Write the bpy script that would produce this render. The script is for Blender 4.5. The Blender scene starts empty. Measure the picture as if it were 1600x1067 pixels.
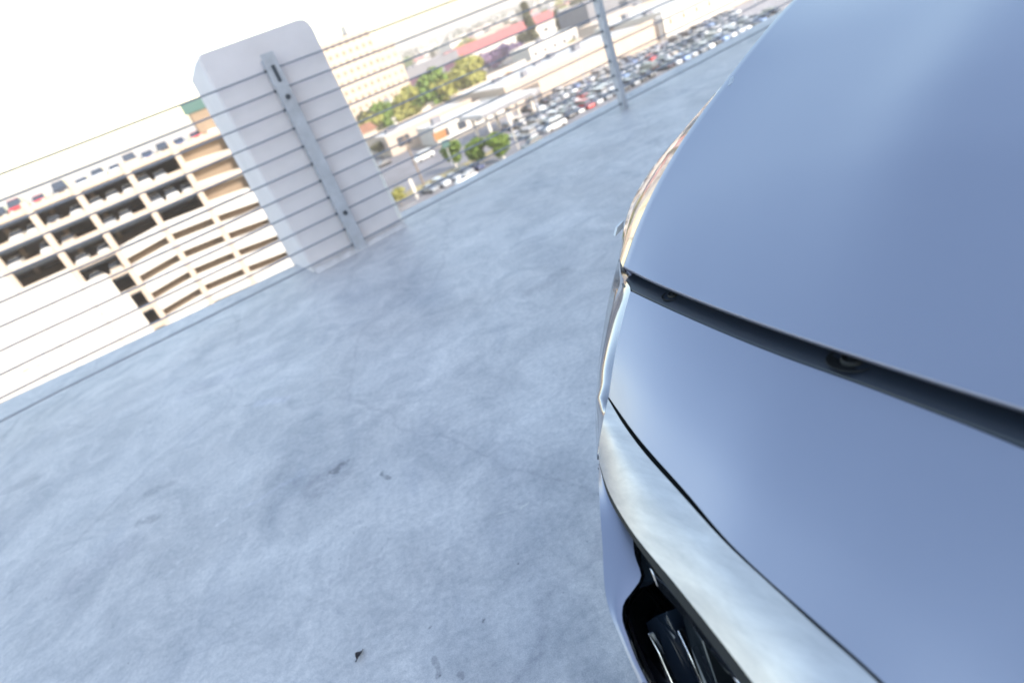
import bpy, math, random
import numpy as np
from mathutils import Vector, Matrix
random.seed(7)
S = bpy.context.scene
C = S.collection
R = math.radians

# ------------------------------------------------------------------ camera
H = 1.05                                    # eye height above the roof deck
ROLL, PITCH, FPX = R(21.906), R(26.966), 964.8
cr, sr, cp, sp = math.cos(ROLL), math.sin(ROLL), math.cos(PITCH), math.sin(PITCH)
R0, F0, U0 = Vector((1, 0, 0)), Vector((0, cp, -sp)), Vector((0, sp, cp))
right = R0 * cr - U0 * sr
up = R0 * sr + U0 * cr
cam = bpy.data.cameras.new('camera')
camo = bpy.data.objects.new('camera', cam)
C.objects.link(camo)
camo.matrix_world = Matrix(((right.x, up.x, -F0.x, 0), (right.y, up.y, -F0.y, 0), (right.z, up.z, -F0.z, H), (0, 0, 0, 1)))
cam.sensor_width = 36
cam.lens = FPX / 1600 * 36
cam.clip_start = 0.02
cam.clip_end = 30000
cam.dof.use_dof = True
cam.dof.focus_distance = 0.86
cam.dof.aperture_fstop = 3.9
S.camera = camo

# ------------------------------------------------------------------ light
SUN_AZ, SUN_EL = R(132), R(30)
w_ = bpy.data.worlds.new('World'); S.world = w_; w_.use_nodes = True
nt = w_.node_tree
sky = nt.nodes.new('ShaderNodeTexSky'); sky.sky_type = 'NISHITA'; sky.sun_disc = False
sky.sun_elevation = SUN_EL; sky.sun_rotation = SUN_AZ
sky.air_density = 1.3; sky.dust_density = 1.0; sky.ozone_density = 1.2
wb = nt.nodes.new('ShaderNodeMix'); wb.data_type = 'RGBA'; wb.blend_type = 'MULTIPLY'; wb.inputs[0].default_value = 1
wb.inputs[7].default_value = (1.10, 1.03, .95, 1)            # the camera's white balance, a little warm of neutral
nt.links.new(sky.outputs[0], wb.inputs[6]); nt.links.new(wb.outputs[2], nt.nodes['Background'].inputs[0])
nt.nodes['Background'].inputs[1].default_value = 0.15
sl = bpy.data.lights.new('sun', 'SUN'); sl.energy = 2.1; sl.angle = R(0.5); sl.color = (1, .93, .84)
so = bpy.data.objects.new('sun', sl); C.objects.link(so)
sdir = Vector((math.sin(SUN_AZ) * math.cos(SUN_EL), math.cos(SUN_AZ) * math.cos(SUN_EL), math.sin(SUN_EL)))
so.rotation_euler = sdir.to_track_quat('Z', 'Y').to_euler()
S.view_settings.view_transform = 'Standard'
S.view_settings.look = 'None'
S.view_settings.exposure = 1.58
S.view_settings.gamma = 1
S.render.engine = 'CYCLES'

# ------------------------------------------------------------------ helpers
def ray(x, y):
    x -= 800; y -= 533.5
    u = x * cr - y * sr; v = x * sr + y * cr
    return Vector((u, FPX * cp - v * sp, -(FPX * sp + v * cp))) / FPX
def un(x, y, z):                             # the point of height z on a line of sight
    r = ray(x, y); t = (z - H) / r.z
    return Vector((r.x * t, r.y * t, z))
AZ = R(68.72)
W2, N2 = Vector((math.sin(AZ), math.cos(AZ), 0)), Vector((-math.cos(AZ), math.sin(AZ), 0))
def TD(t, d, z=0): return W2 * t + N2 * d + Vector((0, 0, z))
GZ = -24.0

def tag(o, label=None, cat=None, group=None, kind=None):
    if label: o['label'] = label
    if cat: o['category'] = cat
    if group: o['group'] = group
    if kind: o['kind'] = kind
    return o
def empty(name, loc=(0, 0, 0), rz=0, **k):
    o = bpy.data.objects.new(name, None); C.objects.link(o)
    o.location = loc; o.rotation_euler = (0, 0, rz); o.empty_display_size = .2
    return tag(o, **k)

class MB:
    def __init__(s): s.v = []; s.f = []; s.m = []; s.mi = 0
    def vert(s, p): s.v.append(tuple(p)); return len(s.v) - 1
    def face(s, idx): s.f.append(tuple(idx)); s.m.append(s.mi)
    def poly(s, pts): s.face([s.vert(p) for p in pts])
    def box(s, c, d, M=None):
        x, y, z = d[0] / 2, d[1] / 2, d[2] / 2
        P = [Vector((sx * x, sy * y, sz * z)) + Vector(c) for sz in (-1, 1) for sy in (-1, 1) for sx in (-1, 1)]
        if M: P = [M @ p for p in P]
        i = [s.vert(p) for p in P]
        for q in ((0, 2, 3, 1), (4, 5, 7, 6), (0, 1, 5, 4), (2, 6, 7, 3), (0, 4, 6, 2), (1, 3, 7, 5)): s.face([i[k] for k in q])
    def frame(s, o, ex, ey, ez, a, b):        # box from corner coordinates a..b in a frame
        P = [o + ex * x + ey * y + ez * z for z in (a[2], b[2]) for y in (a[1], b[1]) for x in (a[0], b[0])]
        i = [s.vert(p) for p in P]
        for q in ((0, 2, 3, 1), (4, 5, 7, 6), (0, 1, 5, 4), (2, 6, 7, 3), (0, 4, 6, 2), (1, 3, 7, 5)): s.face([i[k] for k in q])
    def tube(s, pts, rad, n=8, cap=True):
        pts = [Vector(p) for p in pts]; rings = []
        if not hasattr(rad, '__len__'): rad = [rad] * len(pts)
        for k, p in enumerate(pts):
            d = (pts[min(k + 1, len(pts) - 1)] - pts[max(k - 1, 0)]).normalized()
            a = d.cross(Vector((0, 0, 1))) if abs(d.z) < .9 else d.cross(Vector((1, 0, 0)))
            a.normalize(); b = d.cross(a)
            rings.append([s.vert(p + (a * math.cos(t) + b * math.sin(t)) * rad[k]) for t in [2 * math.pi * j / n for j in range(n)]])
        for k in range(len(rings) - 1):
            for j in range(n): s.face((rings[k][j], rings[k][(j + 1) % n], rings[k + 1][(j + 1) % n], rings[k + 1][j]))
        if cap: s.face(rings[0][::-1]); s.face(rings[-1])
    def grid(s, rows, flip=False):
        ids = [[s.vert(p) for p in r] for r in rows]
        for i in range(len(ids) - 1):
            for j in range(len(ids[i]) - 1):
                q = (ids[i][j], ids[i][j + 1], ids[i + 1][j + 1], ids[i + 1][j])
                s.face(q[::-1] if flip else q)
    def lathe(s, prof, n=20, M=None):
        rows = []
        for r, z in prof:
            row = []
            for j in range(n):
                t = 2 * math.pi * j / n
                p = Vector((r * math.cos(t), r * math.sin(t), z))
                row.append(s.vert(M @ p if M else p))
            rows.append(row)
        for i in range(len(rows) - 1):
            for j in range(n): s.face((rows[i][j], rows[i][(j + 1) % n], rows[i + 1][(j + 1) % n], rows[i + 1][j]))
    def build(s, name, mats, parent=None, smooth=False, fix=False, bevel=0, sharp=0, **k):
        me = bpy.data.meshes.new(name); me.from_pydata(s.v, [], s.f); me.validate()
        if not isinstance(mats, (list, tuple)): mats = [mats]
        for m in mats: me.materials.append(m)
        if len(mats) > 1 and len(me.polygons) == len(s.m): me.polygons.foreach_set('material_index', s.m)
        if smooth: me.polygons.foreach_set('use_smooth', [True] * len(me.polygons))
        if fix:
            import bmesh
            bm = bmesh.new(); bm.from_mesh(me); bmesh.ops.remove_doubles(bm, verts=bm.verts, dist=1e-5)
            bmesh.ops.recalc_face_normals(bm, faces=bm.faces); bm.to_mesh(me); bm.free()
        if smooth and sharp: me.set_sharp_from_angle(angle=R(sharp))
        me.update()
        o = bpy.data.objects.new(name, me); C.objects.link(o)
        if parent: o.parent = parent
        if bevel:
            b = o.modifiers.new('bevel', 'BEVEL'); b.width = bevel; b.segments = 3; b.limit_method = 'ANGLE'
        return tag(o, **k)

# ------------------------------------------------------------------ materials
def mat(name, col, rough=.6, metal=0, coat=0, spec=.5, noise=None, bump=None, emit=None):
    m = bpy.data.materials.new(name); m.use_nodes = True; n = m.node_tree; b = n.nodes['Principled BSDF']
    b.inputs['Base Color'].default_value = (*col, 1); b.inputs['Roughness'].default_value = rough
    b.inputs['Metallic'].default_value = metal; b.inputs['Coat Weight'].default_value = coat
    b.inputs['Coat Roughness'].default_value = .02
    b.inputs['Specular IOR Level'].default_value = spec
    if noise or bump: tc = n.nodes.new('ShaderNodeTexCoord')
    if noise:
        sc, amt = noise[0], noise[1]
        t = n.nodes.new('ShaderNodeTexNoise'); t.inputs['Scale'].default_value = sc; t.inputs['Detail'].default_value = 6
        t.inputs['Roughness'].default_value = .65
        n.links.new(tc.outputs['Object'], t.inputs['Vector'])
        r = n.nodes.new('ShaderNodeValToRGB')
        r.color_ramp.elements[0].position = .3; r.color_ramp.elements[1].position = .7
        c0 = tuple(c * (1 - amt) for c in col); c1 = tuple(min(1, c * (1 + amt)) for c in col)
        if len(noise) > 2: c1 = noise[2]
        r.color_ramp.elements[0].color = (*c0, 1); r.color_ramp.elements[1].color = (*c1, 1)
        n.links.new(t.outputs['Fac'], r.inputs['Fac']); n.links.new(r.outputs['Color'], b.inputs['Base Color'])
    if bump:
        t = n.nodes.new('ShaderNodeTexNoise'); t.inputs['Scale'].default_value = bump[0]; t.inputs['Detail'].default_value = 5
        n.links.new(tc.outputs['Object'], t.inputs['Vector'])
        bp = n.nodes.new('ShaderNodeBump'); bp.inputs['Strength'].default_value = bump[1]; bp.inputs['Distance'].default_value = bump[2]
        n.links.new(t.outputs['Fac'], bp.inputs['Height']); n.links.new(bp.outputs[0], b.inputs['Normal'])
    return m

def deck_material():
    m = bpy.data.materials.new('deck_concrete'); m.use_nodes = True; n = m.node_tree; L = n.links
    b = n.nodes['Principled BSDF']
    tc = n.nodes.new('ShaderNodeTexCoord')
    def noise(scale, det=6, rough=.6, sx=1, sy=1, rot=0, dist=0):
        mp = n.nodes.new('ShaderNodeMapping'); mp.inputs['Scale'].default_value = (sx, sy, 1); mp.inputs['Rotation'].default_value = (0, 0, rot)
        L.new(tc.outputs['Object'], mp.inputs['Vector'])
        t = n.nodes.new('ShaderNodeTexNoise'); t.inputs['Scale'].default_value = scale; t.inputs['Detail'].default_value = det
        t.inputs['Roughness'].default_value = rough; t.inputs['Distortion'].default_value = dist
        L.new(mp.outputs[0], t.inputs['Vector']); return t.outputs['Fac']
    def ramp(f, p0, p1, c0, c1):
        r = n.nodes.new('ShaderNodeValToRGB'); r.color_ramp.elements[0].position = p0; r.color_ramp.elements[1].position = p1
        r.color_ramp.elements[0].color = (*c0, 1); r.color_ramp.elements[1].color = (*c1, 1)
        L.new(f, r.inputs['Fac']); return r.outputs['Color']
    def mix(fac, a, bb, t='MIX'):
        x = n.nodes.new('ShaderNodeMix'); x.data_type = 'RGBA'; x.blend_type = t
        if isinstance(fac, float): x.inputs[0].default_value = fac
        else: L.new(fac, x.inputs[0])
        L.new(a, x.inputs[6]); L.new(bb, x.inputs[7]); return x.outputs[2]
    base = ramp(noise(.9, 8, .6, dist=.4), .34, .66, (.66, .61, .59), (.86, .80, .765))
    mid = ramp(noise(4.5, 10, .7, dist=1.2), .36, .62, (.72, .74, .77), (1, 1, 1))
    fine = ramp(noise(60, 6, .8), .34, .6, (.74, .755, .78), (1, 1, 1))
    grain = ramp(noise(420, 3, .8), .35,  .62, (.66, .67, .70), (1, 1, 1))
    blot = ramp(noise(2.1, 4, .55, 1, .45, .7), .54, .72, (1, 1, 1), (.72, .75, .80))
    scuff = ramp(noise(3.0, 9, .75, .25, 3.5, .9, 1.5), .64, .72, (0, 0, 0), (.25, .25, .25))
    light = ramp(noise(1.7, 7, .7, .6, 2.2, -.5, .8), .62, .74, (1, 1, 1), (1.14, 1.14, 1.13))
    c = mix(1.0, base, mid, 'MULTIPLY'); c = mix(1.0, c, fine, 'MULTIPLY'); c = mix(1.0, c, grain, 'MULTIPLY'); c = mix(1.0, c, blot, 'MULTIPLY'); c = mix(1.0, c, light, 'MULTIPLY')
    scf = ramp(noise(3.0, 9, .75, .3, 3.0, .9, 1.5), .60, .70, (1, 1, 1), (.80, .81, .84)); c = mix(1.0, c, scf, 'MULTIPLY')
    scl = ramp(noise(7.0, 8, .7, .15, 3.5, -.35, 1.2), .66, .72, (1, 1, 1), (1.16, 1.16, 1.15)); c = mix(1.0, c, scl, 'MULTIPLY')
    smudge = ramp(noise(3.4, 7, .62, 1, .5, .45, .6), .60, .78, (1, 1, 1), (.74, .77, .83)); c = mix(1.0, c, smudge, 'MULTIPLY')
    vo = n.nodes.new('ShaderNodeTexVoronoi'); vo.inputs['Scale'].default_value = 9; vo.inputs['Randomness'].default_value = 1
    L.new(tc.outputs['Object'], vo.inputs['Vector'])
    spots = ramp(vo.outputs['Distance'], .012, .03, (.45, .45, .47), (1, 1, 1))
    c = mix(1.0, c, spots, 'MULTIPLY')
    # specks of grit in clusters
    v3 = n.nodes.new('ShaderNodeTexVoronoi'); v3.inputs['Scale'].default_value = 38; L.new(tc.outputs['Object'], v3.inputs['Vector'])
    sp2 = ramp(v3.outputs['Distance'], .06, .13, (.50, .52, .56), (1, 1, 1)); cl = ramp(noise(1.9, 5, .6), .50, .62, (0, 0, 0), (1, 1, 1))
    white = n.nodes.new('ShaderNodeRGB'); white.outputs[0].default_value = (1, 1, 1, 1)
    c = mix(1.0, c, mix(cl, white.outputs[0], sp2), 'MULTIPLY')
    # single scuffs and scratches at their places on the slab
    wob = n.nodes.new('ShaderNodeTexNoise'); wob.inputs['Scale'].default_value = 11; wob.inputs['Detail'].default_value = 5; L.new(tc.outputs['Object'], wob.inputs['Vector'])
    def vm(op, a, b_=None):
        x = n.nodes.new('ShaderNodeVectorMath'); x.operation = op
        for k, q in enumerate((a, b_)):
            if q is None: continue
            if isinstance(q, (tuple, list, Vector)): x.inputs[k].default_value = tuple(q)
            else: L.new(q, x.inputs[k])
        return x
    def mt(op, a, b_=None, clamp=False):
        x = n.nodes.new('ShaderNodeMath'); x.operation = op; x.use_clamp = clamp
        for k, q in enumerate((a, b_)):
            if q is None: continue
            if isinstance(q, (int, float)): x.inputs[k].default_value = q
            else: L.new(q, x.inputs[k])
        return x.outputs[0]
    wv = vm('SCALE', vm('SUBTRACT', wob.outputs['Color'], (.5, .5, .5)).outputs[0]); wv.inputs[3].default_value = .10
    pw = vm('ADD', tc.outputs['Object'], wv.outputs[0]).outputs[0]
    brk = mt('MULTIPLY', mt('SUBTRACT', noise(26, 7, .75), .36), 7.0, True)
    for (x0, y0, x1, y1, wd, cc, st) in ((262, 897, 318, 838, .010, 1.22, 1), (318, 838, 372, 797, .007, 1.2, 1), (372, 797, 478, 735, .012, 1.12, .8), (755, 813, 794, 802, .004, 1.3, 1), (822, 790, 836, 781, .004, 1.3, 1), (402, 631, 446, 624, .03, 1.14, .8),
                                         (520, 736, 543, 721, .010, .60, 1), (498, 757, 530, 735, .07, .80, .9), (600, 733, 606, 741, .012, .52, 1), (222, 815, 240, 812, .03, .72, .9), (236, 768, 262, 760, .035, .78, .9), (828, 458, 884, 424, .06, .78, .9), 
                                         (10, 765, 60, 745, .05, .80, .8), (0, 690, 28, 655, .02, .75, .9), (560, 892, 600, 874, .012, .86, 1), (675, 1036, 716, 1066, .008, .70, 1), (658, 990, 668, 986, .006, .5, 1), (755, 966, 762, 962, .005, .5, 1), (510, 905, 535, 965, .008, .86, .8), (120, 905, 190, 860, .09, .88, .8), (300, 610, 420, 560, .10, .90, .8)):
        a_ = un(x0, y0, 0); b2 = un(x1, y1, 0); d_ = b2 - a_; l2 = d_.dot(d_)
        pa = vm('SUBTRACT', pw, a_).outputs[0]
        tt = mt('DIVIDE', vm('DOT_PRODUCT', pa, d_).outputs['Value'], l2, True)
        sc = vm('SCALE', tuple(d_)); L.new(tt, sc.inputs[3])
        ln = vm('LENGTH', vm('SUBTRACT', pa, sc.outputs[0]).outputs[0]).outputs['Value']
        f_ = mt('MULTIPLY', mt('MULTIPLY', mt('SUBTRACT', 1.0, mt('DIVIDE', ln, wd), True), 2.6 * st, True), brk, True)
        kk = n.nodes.new('ShaderNodeRGB'); kk.outputs[0].default_value = (cc, cc, min(1.2, cc * 1.03), 1)
        c = mix(1.0, c, mix(f_, white.outputs[0], kk.outputs[0]), 'MULTIPLY')
    # hairline cracks
    mp = n.nodes.new('ShaderNodeMapping'); L.new(tc.outputs['Object'], mp.inputs['Vector'])
    nz = n.nodes.new('ShaderNodeTexNoise'); nz.inputs['Scale'].default_value = 2.2; nz.inputs['Detail'].default_value = 6
    L.new(mp.outputs[0], nz.inputs['Vector'])
    ad = n.nodes.new('ShaderNodeMixRGB'); ad.blend_type = 'ADD'; ad.inputs[0].default_value = .35
    L.new(mp.outputs[0], ad.inputs[1]); L.new(nz.outputs['Color'], ad.inputs[2])
    v2 = n.nodes.new('ShaderNodeTexVoronoi'); v2.feature = 'DISTANCE_TO_EDGE'; v2.inputs['Scale'].default_value = .55
    L.new(ad.outputs[0], v2.inputs['Vector'])
    crack = ramp(v2.outputs['Distance'], .0, .006, (.86, .86, .88), (1, 1, 1))
    c = mix(1.0, c, crack, 'MULTIPLY')
    L.new(c, b.inputs['Base Color'])
    b.inputs['Roughness'].default_value = .5; b.inputs['Specular IOR Level'].default_value = .5
    bp = n.nodes.new('ShaderNodeBump'); bp.inputs['Strength'].default_value = .25; bp.inputs['Distance'].default_value = .003
    L.new(noise(90, 6, .75), bp.inputs['Height']); L.new(bp.outputs[0], b.inputs['Normal'])
    return m

M = {}
M['deck'] = deck_material()
M['pillar'] = mat('pillar_concrete', (.72, .675, .69), .8, noise=(5, .05), bump=(60, .3, .003))
M['grout'] = mat('grout', (.60, .56, .55), .8, noise=(14, .18))
M['sunlit_white'] = mat('sunlit_white', (.86, .84, .80), .5)  # white standing in for sunlight on the pillar edge
M['galv'] = mat('galvanised_steel', (.47, .48, .52), .55, .2, noise=(14, .14))
M['cable'] = mat('cable_steel', (.29, .30, .34), .8, 0, spec=.1)
M['bolt'] = mat('bolt_steel', (.09, .10, .12), .5, .6)
M['leaf_dry'] = mat('dry_leaf', (.035, .03, .035), .7)
M['asphalt'] = mat('asphalt', (.20, .19, .20), .85, noise=(.12, .25))
M['lot'] = mat('lot_asphalt', (.31, .285, .29), .85, noise=(.1, .2))
M['paving'] = mat('paving', (.46, .40, .385), .85, noise=(.15, .15))
M['land'] = mat('land', (.30, .25, .20), .9, noise=(.012, .35))
M['white_line'] = mat('white_line', (.8, .8, .78), .7)
M['cream'] = mat('cream_wall', (.50, .405, .325), .8, noise=(.4, .05))
M['white_wall'] = mat('white_wall', (.60, .555, .50), .8, noise=(.4, .05))
M['roof_white'] = mat('white_roof', (.56, .53, .50), .8, noise=(.15, .10))
M['roof_grey'] = mat('grey_roof', (.20, .20, .225), .8, noise=(.2, .12))
M['roof_red'] = mat('red_roof', (.42, .13, .12), .7, noise=(.3, .12))
M['roof_terra'] = mat('terracotta_roof', (.28, .13, .075), .8, noise=(.4, .2))
M['roof_purple'] = mat('plum_wall', (.09, .035, .07), .7)
M['tan'] = mat('tan_wall', (.27, .20, .14), .85, noise=(.4, .08))
M['glass'] = mat('window_glass', (.05, .06, .08), .12, spec=.8)
M['dark'] = mat('dark_interior', (.15, .13, .12), .9)
M['pipe'] = mat('blue_grey_beam', (.10, .13, .18), .6)
M['teal'] = mat('teal_panel', (.05, .12, .11), .6)
M['orange'] = mat('orange_paint', (.40, .17, .06), .6)
M['tyre'] = mat('tyre_rubber', (.02, .02, .022), .8)
M['lamp'] = mat('lamp_lens', (.6, .6, .6), .2)
M['bark'] = mat('bark', (.22, .17, .13), .9)
M['bark_white'] = mat('whitewashed_trunk', (.72, .68, .62), .9)
def foliage(name, c, v=.35):
    m = mat(name, c, .75, noise=(.9, v)); return m
M['leaf_green'] = foliage('leaf_green', (.13, .20, .03))
M['leaf_olive'] = foliage('leaf_olive', (.30, .29, .07))
M['leaf_dark'] = foliage('leaf_dark', (.10, .10, .05))
M['leaf_purple'] = foliage('leaf_purple', (.28, .19, .30))
M['leaf_orange'] = foliage('leaf_orange', (.34, .16, .05))
M['leaf_far'] = mat('far_foliage', (.085, .10, .06), .9, noise=(.02, .3))
# the near car
def paint_mat(name, col, metal=.92, rough=.43, coat=.4):
    m = mat(name, col, rough, metal, coat); n = m.node_tree; b = n.nodes['Principled BSDF']
    tc = n.nodes.new('ShaderNodeTexCoord'); t = n.nodes.new('ShaderNodeTexNoise'); t.inputs['Scale'].default_value = 3500
    n.links.new(tc.outputs['Object'], t.inputs['Vector'])
    bp = n.nodes.new('ShaderNodeBump'); bp.inputs['Strength'].default_value = .04; bp.inputs['Distance'].default_value = .0003
    n.links.new(t.outputs['Fac'], bp.inputs['Height']); n.links.new(bp.outputs[0], b.inputs['Normal'])
    return m
M['paint'] = paint_mat('silver_blue_paint', (.335, .34, .41))
M['mirror_paint'] = paint_mat('mirror_smooth_paint', (.31, .295, .31), .9, .07, 1.0)
M['side_trim'] = mat('dark_side_trim', (.025, .038, .045), .10, .3, coat=1)
M['gloss_black'] = mat('gloss_black', (.010, .012, .016), .08, coat=.5)
M['slat'] = mat('dark_blue_gloss', (.03, .045, .07), .15, .2, coat=.4)
M['satin_black'] = mat('satin_black_plastic', (.020, .026, .038), .38, bump=(900, .15, .0004))
M['rubber'] = mat('black_rubber', (.006, .007, .008), .7)
M['chrome'] = mat('bright_chrome', (.80, .80, .82), .12, 1)
M['windscreen'] = mat('tinted_glass', (.02, .025, .03), .04, coat=1)
def blade_mat():
    m = mat('satin_aluminium', (.88, .87, .84), .45, .9); n = m.node_tree; L = n.links; b = n.nodes['Principled BSDF']
    tc = n.nodes.new('ShaderNodeTexCoord'); mp = n.nodes.new('ShaderNodeMapping'); mp.inputs['Scale'].default_value = (2.5, 16, 10); mp.inputs['Rotation'].default_value = (0, 0, -.25)
    L.new(tc.outputs['Object'], mp.inputs['Vector'])
    t = n.nodes.new('ShaderNodeTexNoise'); t.inputs['Scale'].default_value = 3.5; t.inputs['Detail'].default_value = 9; t.inputs['Roughness'].default_value = .72; t.inputs['Distortion'].default_value = .3
    L.new(mp.outputs[0], t.inputs['Vector'])
    r = n.nodes.new('ShaderNodeValToRGB'); r.color_ramp.elements[0].position = .34; r.color_ramp.elements[1].position = .66
    r.color_ramp.elements[0].color = (.45, .435, .44, 1); r.color_ramp.elements[1].color = (.60, .575, .57, 1)
    L.new(t.outputs['Fac'], r.inputs['Fac']); L.new(r.outputs[0], b.inputs['Base Color'])
    r2 = n.nodes.new('ShaderNodeMapRange'); r2.inputs[3].default_value = .52; r2.inputs[4].default_value = .36
    L.new(t.outputs['Fac'], r2.inputs[0]); L.new(r2.outputs[0], b.inputs['Roughness'])
    return m
M['blade'] = blade_mat()
# ------------------------------------------------------------------ roof deck, edge, pillar, cable fence
FA = R(65.36)
FW, FN = Vector((math.sin(FA), math.cos(FA), 0)), Vector((-math.cos(FA), math.sin(FA), 0))
FP = Vector((-.7184, 4.2043, 0))
def FF(t, d, z): return FP + FW * t + FN * d + Vector((0, 0, z))
def deck():
    mb = MB()
    # outer edge polyline of the slab (left run, right run), then far behind the camera
    e = [Vector((-3.252, 3.989, 0)) + Vector((-1.706, -.511, 0)) * 12, Vector((-3.252, 3.989, 0)), Vector((-1.245, 4.50, 0)),
         Vector((-.075, 4.925, 0)), Vector((1.666, 5.80, 0)), Vector((3.32, 6.62, 0)), Vector((3.32, 6.62, 0)) + Vector((1.654, .82, 0)) * 22]
    back = [p - N2 * 45 for p in e]
    top = [mb.vert(p) for p in e]; bk = [mb.vert(p) for p in back]
    lo = [mb.vert(p - Vector((0, 0, .75))) for p in e]
    for i in range(len(e) - 1):
        mb.face((bk[i], bk[i + 1], top[i + 1], top[i])); mb.face((top[i], top[i + 1], lo[i + 1], lo[i]))
    o = mb.build('roof_deck', M['deck'], kind='structure')
    # the floors of this building below the deck
    mb = MB(); lo2 = [mb.vert(p - Vector((0, 0, .75)) - FN * .35) for p in e]; g = [mb.vert(Vector((p.x, p.y, GZ)) - FN * .35) for p in e]
    for i in range(len(e) - 1): mb.face((lo2[i], lo2[i + 1], g[i + 1], g[i]))
    mb.build('garage_facade', M['cream'], kind='structure')
deck()

# concrete pillar at the edge of the deck
pil = empty('concrete_pillar', FF(-.07, .1, 0), label='square grey concrete pillar with chamfered top corners behind the cables', cat='pillar')
def P(t, d, z): return FF(t, d, z) - pil.location
def pillar():
    mb = MB()
    t0, t1, d0, d1, zt = -.340, .350, .045, .62, 1.395
    # outline of the front face (t, z), bevelled top corners
    prof = [(t0, -.02), (t1, -.02), (t1, zt - .075), (t1 - .008, zt - .038), (t1 - .028, zt - .010), (t1 - .062, zt), (t0 + .02, zt), (t0, zt - .018)]
    fr = [mb.vert(P(t, d0, z)) for t, z in prof]
    mid = [mb.vert(P(t - (.012 if t < 0 else 0), d0 + .012, z + .0)) for t, z in prof]
    bkp = [(t0 - .015, -.02), (t1, -.02), (t1, zt - .075), (t1 - .008, zt - .038), (t1 - .028, zt - .010), (t1 - .062, zt), (t0 + .05, zt), (t0 - .012, zt - .075)]
    bk = [mb.vert(P(t, d1, z)) for t, z in bkp]
    n = len(prof); mb.face(fr)
    for i in range(n):
        j = (i + 1) % n
        mb.face((fr[i], fr[j], mid[j], mid[i])); mb.face((mid[i], mid[j], bk[j], bk[i]))
    mb.face(bk[::-1])
    mb.build('shaft', M['pillar'], pil, fix=True)
    # white strip painting sunlight along the right corner, low down to about the middle
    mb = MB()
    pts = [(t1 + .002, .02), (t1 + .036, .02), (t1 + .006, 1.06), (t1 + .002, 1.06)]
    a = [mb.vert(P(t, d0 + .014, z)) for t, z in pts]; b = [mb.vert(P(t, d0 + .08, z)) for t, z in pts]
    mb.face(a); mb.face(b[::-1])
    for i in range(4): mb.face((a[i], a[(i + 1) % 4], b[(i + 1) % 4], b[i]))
    mb.build('sunlit_strip', M['sunlit_white'], pil, fix=True)
    # rough grout toe where the pillar meets the deck
    mb = MB(); rows = []
    N = 44; rnd = random.Random(3)
    for k, (dd, zz) in enumerate([(.046, .034), (.028, .028), (.0, .014), (-.03, .003)]):
        row = []
        for i in range(N + 1):
            t = t0 - .01 + (t1 + .02 - t0) * i / N
            row.append(P(t, dd - (rnd.random() * .018 if k > 1 else 0), zz + rnd.random() * .005 * (k < 3) - (k == 3) * .002))
        rows.append(row)
    mb.grid(rows); mb.build('grout_toe', M['grout'], pil, smooth=True)
pillar()

fence = empty('cable_fence', FF(0, 0, 0), label='grey steel cable fence of eleven horizontal cables along the deck edge', cat='fence')
def Q(t, d, z): return FW * t + FN * d + Vector((0, 0, z))
CZ = [.052 + .1145 * i for i in range(11)]
def fence_post(t, width, first=False):
    mb = MB(); I = Vector((0, 0, 0))
    h = 1.285
    mb.frame(Q(t, 0, 0), FW, FN, Vector((0, 0, 1)), (-width / 2, -.030, .004), (width / 2, -.022, h))        # face plate
    mb.frame(Q(t, 0, 0), FW, FN, Vector((0, 0, 1)), (-width / 2, -.0218, .004), (-width / 2 + .008, .03, h - .03))
    mb.frame(Q(t, 0, 0), FW, FN, Vector((0, 0, 1)), (width / 2 - .008, -.0218, .004), (width / 2, .03, h - .03))
    p = mb.build('post', M['galv'], fence)
    for z in CZ:
        m2 = MB()
        m2.tube([Q(t - width / 2 - .012, .005, z), Q(t + width / 2 + .012, .005, z)], .0085, 8)
        m2.build('cable_ferrule', M['bolt'], p)
    if first:
        for z in (1.03, .27):
            m3 = MB(); m3.tube([Q(t, -.0305, z), Q(t, -.040, z)], .016, 6); m3.tube([Q(t, -.040, z), Q(t, -.052, z)], .009, 8)
            m3.build('anchor_bolt', M['bolt'], p)
        m3 = MB(); m3.frame(Q(t, 0, 0), FW, FN, Vector((0, 0, 1)), (-.010, -.034, 1.12), (.012, -.0305, 1.215)); m3.build('slot_cover', M['bolt'], p)
for i, t in enumerate((-5.1, -2.62, 0.0, 2.551, 5.1, 7.65)):
    fence_post(t, .080 if i == 2 else .046, i == 2)
for i, z in enumerate(CZ):
    mb = MB(); pts = []
    for k in range(0, 61):
        t = -5.1 + k * (12.75 / 60)
        u = ((t + 5.1) % 2.55) / 2.55
        pts.append(Q(t, .005, z - .004 * math.sin(math.pi * u) + (.045 * (1 - z / 1.2) * min(1, max(0, (-t) / 1.9)))))
    mb.tube(pts, .0060, 6); mb.build('cable', M['cable'], fence, smooth=True)

# unseen block added behind the camera so its shadow covers deck, car and pillar
def sun_blocker():
    r = empty('shade_block', (0, 0, 0), label='tall plain block added behind the camera to shade the roof deck', cat='building')
    s2 = Vector((sdir.x, sdir.y, 0)).normalized(); q = Vector((-s2.y, s2.x, 0))
    o = s2 * 6
    mb = MB(); mb.frame(o, s2, q, Vector((0, 0, 1)), (0, -2.6, 0), (5, 10.5, 8.6)); mb.build('walls', M['white_wall'], r)
    mb = MB(); mb.frame(o, s2, q, Vector((0, 0, 1)), (-.1, -2.7, 8.603), (5.1, 10.6, 8.8)); mb.build('roof', M['roof_grey'], r)  # top of the added shade block
    for k in range(4):
        mb = MB(); mb.frame(o, s2, q, Vector((0, 0, 1)), (-.05, -.5 + k * 3, 4), (-.003, .7 + k * 3, 5.4)); mb.build('window', M['glass'], r)
    mb = MB(); mb.frame(o, s2, q, Vector((0, 0, 1)), (-.06, -2, .004), (-.003, -1, 2.1)); mb.build('door', M['galv'], r)
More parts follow.
